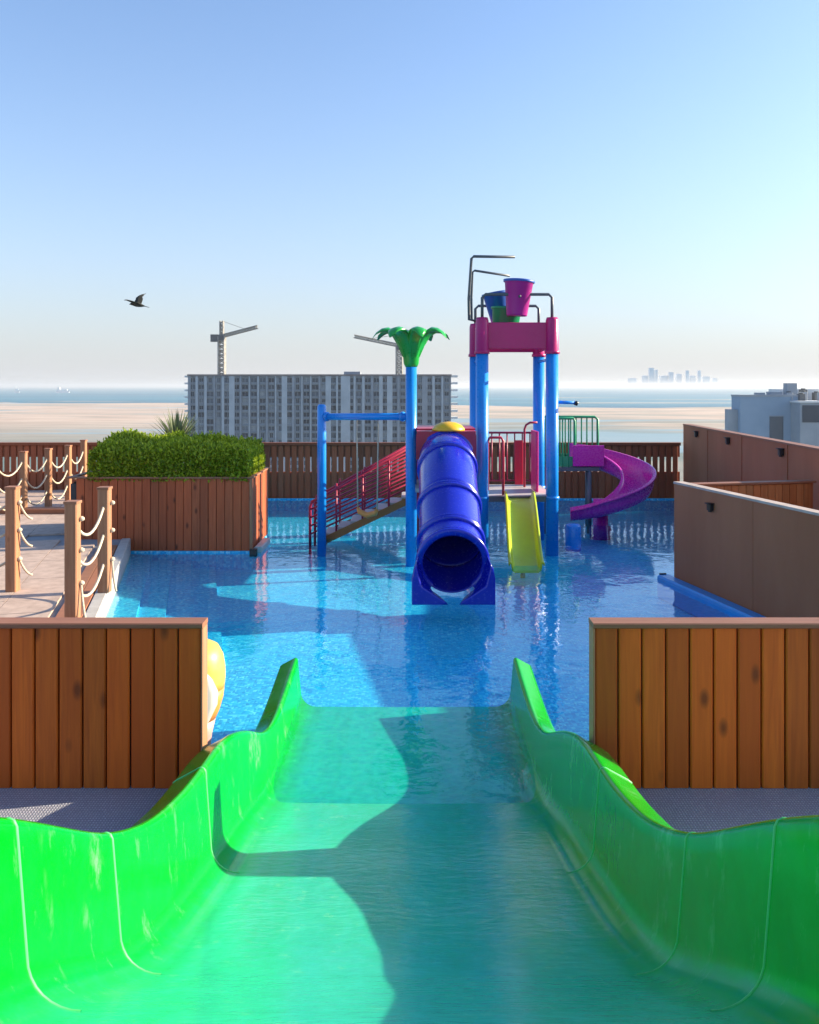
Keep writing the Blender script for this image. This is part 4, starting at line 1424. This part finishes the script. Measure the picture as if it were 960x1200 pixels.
for k in range(11):
    z = bzt - 1.3 - FH * k
    part('balcony', MB().box((bx1 + .01, BD + .6, z - .3), (bx1 + 3.2, BD + 7, z + .75)), M['balcony'], ab)
    part('balcony', MB().box((bx0 - 1.8, BD + .6, z - .3), (bx0 - .01, BD + 7, z + .55)), M['balcony'], ab)
part('centre_shaft', MB().box((gap0, BD - .35, GZ), (gap1, BD + .9, bzt - 1.0)), M['pier'], ab)


def lattice(mb, a, b, wv, n, r):
    a, b = Vector(a), Vector(b)
    T = (b - a).normalized()
    U = T.cross(Vector((0, 1, 0))).normalized()
    V = T.cross(U).normalized()
    cs = [(U * s1 + V * s2) * wv / 2 for s1, s2 in ((-1, -1), (1, -1), (1, 1), (-1, 1))]
    for c_ in cs:
        mb.tube([a + c_, b + c_], r, 4)
    for k in range(n):
        p, q = a.lerp(b, k / n), a.lerp(b, (k + 1) / n)
        for i in range(4):
            j = (i + 1) % 4
            mb.tube([p + cs[i], q + cs[j]], r * .7, 4)
            mb.tube([p + cs[i], p + cs[j]], r * .7, 4)


def crane(label, px, y_base, mast_top, apex, jib_end, cj_end, d):
    base = at(px, y_base, d)
    base.z = GZ
    t = thing('tower_crane', label, 'crane', base)
    mt = at(*mast_top, d)
    mb = MB()
    lattice(mb, base, mt, 3.0, 36, .42)
    part('mast', mb, M['crane'], t)
    ap = at(*apex, d)
    mb = MB()
    lattice(mb, mt, ap, 1.6, 4, .35)
    part('tower_head', mb, M['crane'], t)
    je = at(*jib_end, d)
    mb = MB()
    lattice(mb, mt, je, 1.4, 12, .28)
    part('jib', mb, M['crane'], t)
    part('tie_rope', MB().tube([ap, mt.lerp(je, .7)], .10, 4), M['cranedark'], t)
    ce = at(*cj_end, d)
    mb = MB()
    lattice(mb, mt, ce, 1.4, 4, .3)
    part('counter_jib', mb, M['crane'], t)
    part('counterweight', MB().box((ce.x - 2.0, ce.y - 1.5, ce.z - 2.4), (ce.x + 1.8, ce.y + 1.5, ce.z + 1.3)), M['cranedark'], t)
    part('cab', MB().box((mt.x - 1.4, mt.y - 1.8, mt.z - 2.2), (mt.x + 1.4, mt.y + 1.8, mt.z + .4)), M['cranedark'], t)
    return t


crane('tower crane with a raised jib over the left half of the grey apartment block', 260, 600, (260, 394), (260, 376), (302, 383), (252, 395), 436)
crane('tower crane whose jib reaches behind the green plastic palm', 468, 600, (468, 405), (468, 392), (415, 394), (477, 407), 436)

# ------------------------------------------------------------------ pale buildings on the right
RD = 250.0
rb = thing('pale_blue_building', 'pale blue shaded building with a narrow window beyond the brown parapet', 'building', (at(900, 452, RD).x, RD, GZ))
xL, xM = at(868, 452, RD).x, at(936, 452, RD).x
zR = at(0, 464, RD).z
part('wall', MB().box((xL, RD, GZ), (xM, RD + 7, zR - .2)), M['bluewall'], rb)
part('parapet', MB().box((xL - .15, RD - .15, zR - .19), (xM + .15, RD + 7.1, zR + .35)), M['greywall'], rb)
for (x0, x1, y0, y1) in ((902, 918, 488, 530), (876, 884, 520, 540)):
    a, b = at(x0, y1, RD), at(x1, y0, RD)
    o = part('window', MB().box((a.x, RD - .12, a.z), (b.x, RD - .002, b.z)), M['glass'], rb)
    part('window_frame', MB().box((a.x - .2, RD - .2, b.z + .002), (b.x + .2, RD - .01, b.z + .25)), M['greywall'], o)
part('side_block', MB().box((at(857, 0, RD).x, RD + 2, GZ), (xL - .02, RD + 5, at(0, 480, RD).z)), M['greywall'], rb)
part('pilaster', MB().box((xM - 2.2, RD - .35, GZ), (xM - 1.7, RD - .005, zR - .21)), M['greywall'], rb)
for (x0, x1, y0) in ((884, 892, 460), (898, 912, 459), (918, 929, 449)):
    a = at(x0, y0, RD + 6)
    part('roof_unit', MB().box((a.x, RD + 3, zR + .352), (at(x1, 0, RD + 6).x, RD + 6, a.z)), M['greywall'], rb)
RD2 = 244.0
rc = thing('white_roofed_building', 'white roofed building with dark roof machinery beside the pale blue one', 'building', (at(955, 452, RD2).x, RD2, GZ))
x0_, x1_ = at(938, 0, RD2).x, at(1010, 0, RD2).x
z1_ = at(0, 472, RD2).z
part('wall', MB().box((x0_, RD2, GZ), (x1_, RD2 + 26, z1_ - .02)), M['greywall'], rc)
part('roof', MB().box((x0_ - .3, RD2 - .3, z1_), (x1_ + .3, RD2 + 26.3, z1_ + .5)), M['whiteroof'], rc)
part('glazing', MB().box((x0_ + .6, RD2 - .15, z1_ - 5.6), (x1_ - .5, RD2 - .01, z1_ - .7)), M['glass'], rc)
for k in range(7):
    x = x0_ + 1.0 + 2.0 * k + random.uniform(-.4, .4)
    hh_ = random.uniform(1.6, 3.6)
    y = RD2 + 10 + random.uniform(-4, 5)
    o = part('roof_unit', MB().bbox((x - .9, y - 1, z1_ + .52), (x + .9, y + 1, z1_ + .5 + hh_), .1), M['cranedark'] if k % 2 else M['greywall'], rc)
    part('fan_cowl', MB().lathe([(.6, 0), (.7, .15), (.55, .35), (0, .36)], 14, (x, y, z1_ + .51 + hh_)), M['cranedark'], o, True)
rr2 = part('roof_penthouse', MB().box((at(930, 0, RD2).x + 3.0, RD2 + 16, z1_ + .52), (x1_, RD2 + 24, at(0, 456, RD2 + 16).z)), M['whiteroof'], rc)

# ------------------------------------------------------------------ ships and far skyline
def ship(label, px, d, ln, hh):
    b = at(px, 452, d)
    b.z = GZ - .8
    t = thing('ship', label, 'ship', b)
    L = ln / 2
    mb = MB().add([(b.x - L, d - ln * .08, b.z - .5), (b.x + L * .85, d - ln * .08, b.z - .5), (b.x + L * .85, d + ln * .08, b.z - .5), (b.x - L, d + ln * .08, b.z - .5),
                   (b.x - L, d - ln * .1, b.z + hh * .35), (b.x + L, d, b.z + hh * .42), (b.x + L * .85, d + ln * .1, b.z + hh * .35), (b.x - L, d + ln * .1, b.z + hh * .35)],
                  [(3, 2, 1, 0), (4, 5, 6, 7), (0, 1, 5, 4), (1, 2, 6, 5), (2, 3, 7, 6), (3, 0, 4, 7)])
    part('hull', mb, M['ship'], t)
    part('bridge', MB().box((b.x - L * .8, d - ln * .06, b.z + hh * .37), (b.x - L * .45, d + ln * .06, b.z + hh)), M['ship'], t)
    part('deck_cargo', MB().box((b.x - L * .4, d - ln * .06, b.z + hh * .43), (b.x + L * .6, d + ln * .06, b.z + hh * .6)), M['ship'], t)
    return t


ship('small white ship with a tall bridge alone on the sea horizon', 20, 7200, 42, 62)
ship('long low white ship with a broad deck on the sea horizon', 74, 7400, 120, 48)
rg = random.Random(5)
for k, (px, top, wv) in enumerate(((764, 431, 5), (769, 433, 4), (757, 440, 6), (779, 440, 8), (787, 436, 5), (796, 438, 6), (806, 434, 3), (820, 434, 3), (812, 440, 7), (828, 441, 8), (838, 443, 6), (742, 443, 8))):
    d = 33000 + rg.uniform(-300, 250)
    b = at(px, top, d)
    W_ = wv * d / F
    t = thing('distant_tower', 'tallest faint tower of the hazy skyline across the water' if k == 0 else 'faint hazy lower high rise on the far shore across the water', 'building', (b.x, d, GZ), 'hazy towers on the far shore')
    z1 = b.z
    part('shaft', MB().box((b.x - W_ / 2, d, GZ - 1), (b.x + W_ / 2, d + W_, z1 - 12)), M['far'], t)
    part('crown', MB().box((b.x - W_ / 3.4, d + W_ * .15, z1 - 11.9), (b.x + W_ / 3.4, d + W_ * .8, z1)), M['far'], t)

# ------------------------------------------------------------------ bird
def bird():
    c = at(161, 357, 13.0)
    mb = MB()
    # body flying to the left, tail to the right
    axis = [(-.155, .006, .006), (-.135, .012, .016), (-.115, .016, .028), (-.09, .014, .034), (-.06, .004, .036), (-.02, 0, .046), (.03, -.002, .048), (.075, -.012, .036), (.11, -.02, .022), (.135, -.026, .014)]
    rows = []
    for x, z, r in axis:
        rows.append([(x, r * math.cos(a), z + r * .92 * math.sin(a)) for a in np.linspace(0, 2 * math.pi, 14, endpoint=False)])
    mb.grid(rows, True)
    mb.f.append(tuple(range(13, -1, -1)))
    mb.f.append(tuple(len(mb.v) - 14 + i for i in range(14)))
    # tail fan
    mb.add([(.115, -.02, -.012), (.115, .02, -.012), (.215, .05, -.045), (.225, 0, -.05), (.215, -.05, -.045), (.115, -.02, -.026), (.115, .02, -.026), (.215, .05, -.054), (.225, 0, -.06), (.215, -.05, -.054)],
           [(0, 1, 2, 3, 4), (9, 8, 7, 6, 5), (0, 5, 6, 1), (1, 6, 7, 2), (2, 7, 8, 3), (3, 8, 9, 4), (4, 9, 5, 0)])
    # wings: one raised far, one swept towards the viewer
    for tipv, s in ((Vector((.085, .30, .23)), 1), (Vector((-.10, -.36, .02)), -1)):
        rows = []
        for k in range(9):
            u = k / 8
            cpt = Vector((-.01, s * .03, .02)) + tipv * (u ** .9) + Vector((-.05 * math.sin(u * math.pi), 0, .035 * math.sin(u * math.pi)))
            ch = (.085 * (1 - u ** 2.2) + .012)
            th = .012 * (1 - u) + .004
            rows.append([cpt + Vector((-ch * .7, 0, 0)), cpt + Vector((0, 0, th)), cpt + Vector((ch, 0, -.01)), cpt + Vector((0, 0, -th))])
        mb.grid(rows, True)
        mb.f.append(tuple(len(mb.v) - 4 + i for i in range(4)))
    mb.v = [tuple(Vector(p) * .8 + c) for p in mb.v]
    o = part('bird', mb, M['bird'], None, True)
    md = o.modifiers.new('one_skin', 'REMESH')
    md.mode = 'VOXEL'
    md.voxel_size = .006
    md.use_smooth_shade = True
    tag(o, 'dark bird flying above the terrace with one wing raised', 'bird')


bird()

# ------------------------------------------------------------------ haze
HAZE = True
if HAZE:
    t = NT('sea_haze')
    pv = t.n('ShaderNodeVolumePrincipled')
    pv.inputs['Color'].default_value = (.80, .85, .90, 1)
    pv.inputs['Density'].default_value = 8e-5
    pv.inputs['Anisotropy'].default_value = 0.2
    t.l(pv.outputs[0], t.out.inputs['Volume'])
    mb = MB().box((-42000, -42000, GZ - 3), (42000, 42000, 60))
    o = part('haze', mb, t.m)
    tag(o, 'thin pale sea haze over the flats and the sea', 'haze', kind='stuff')
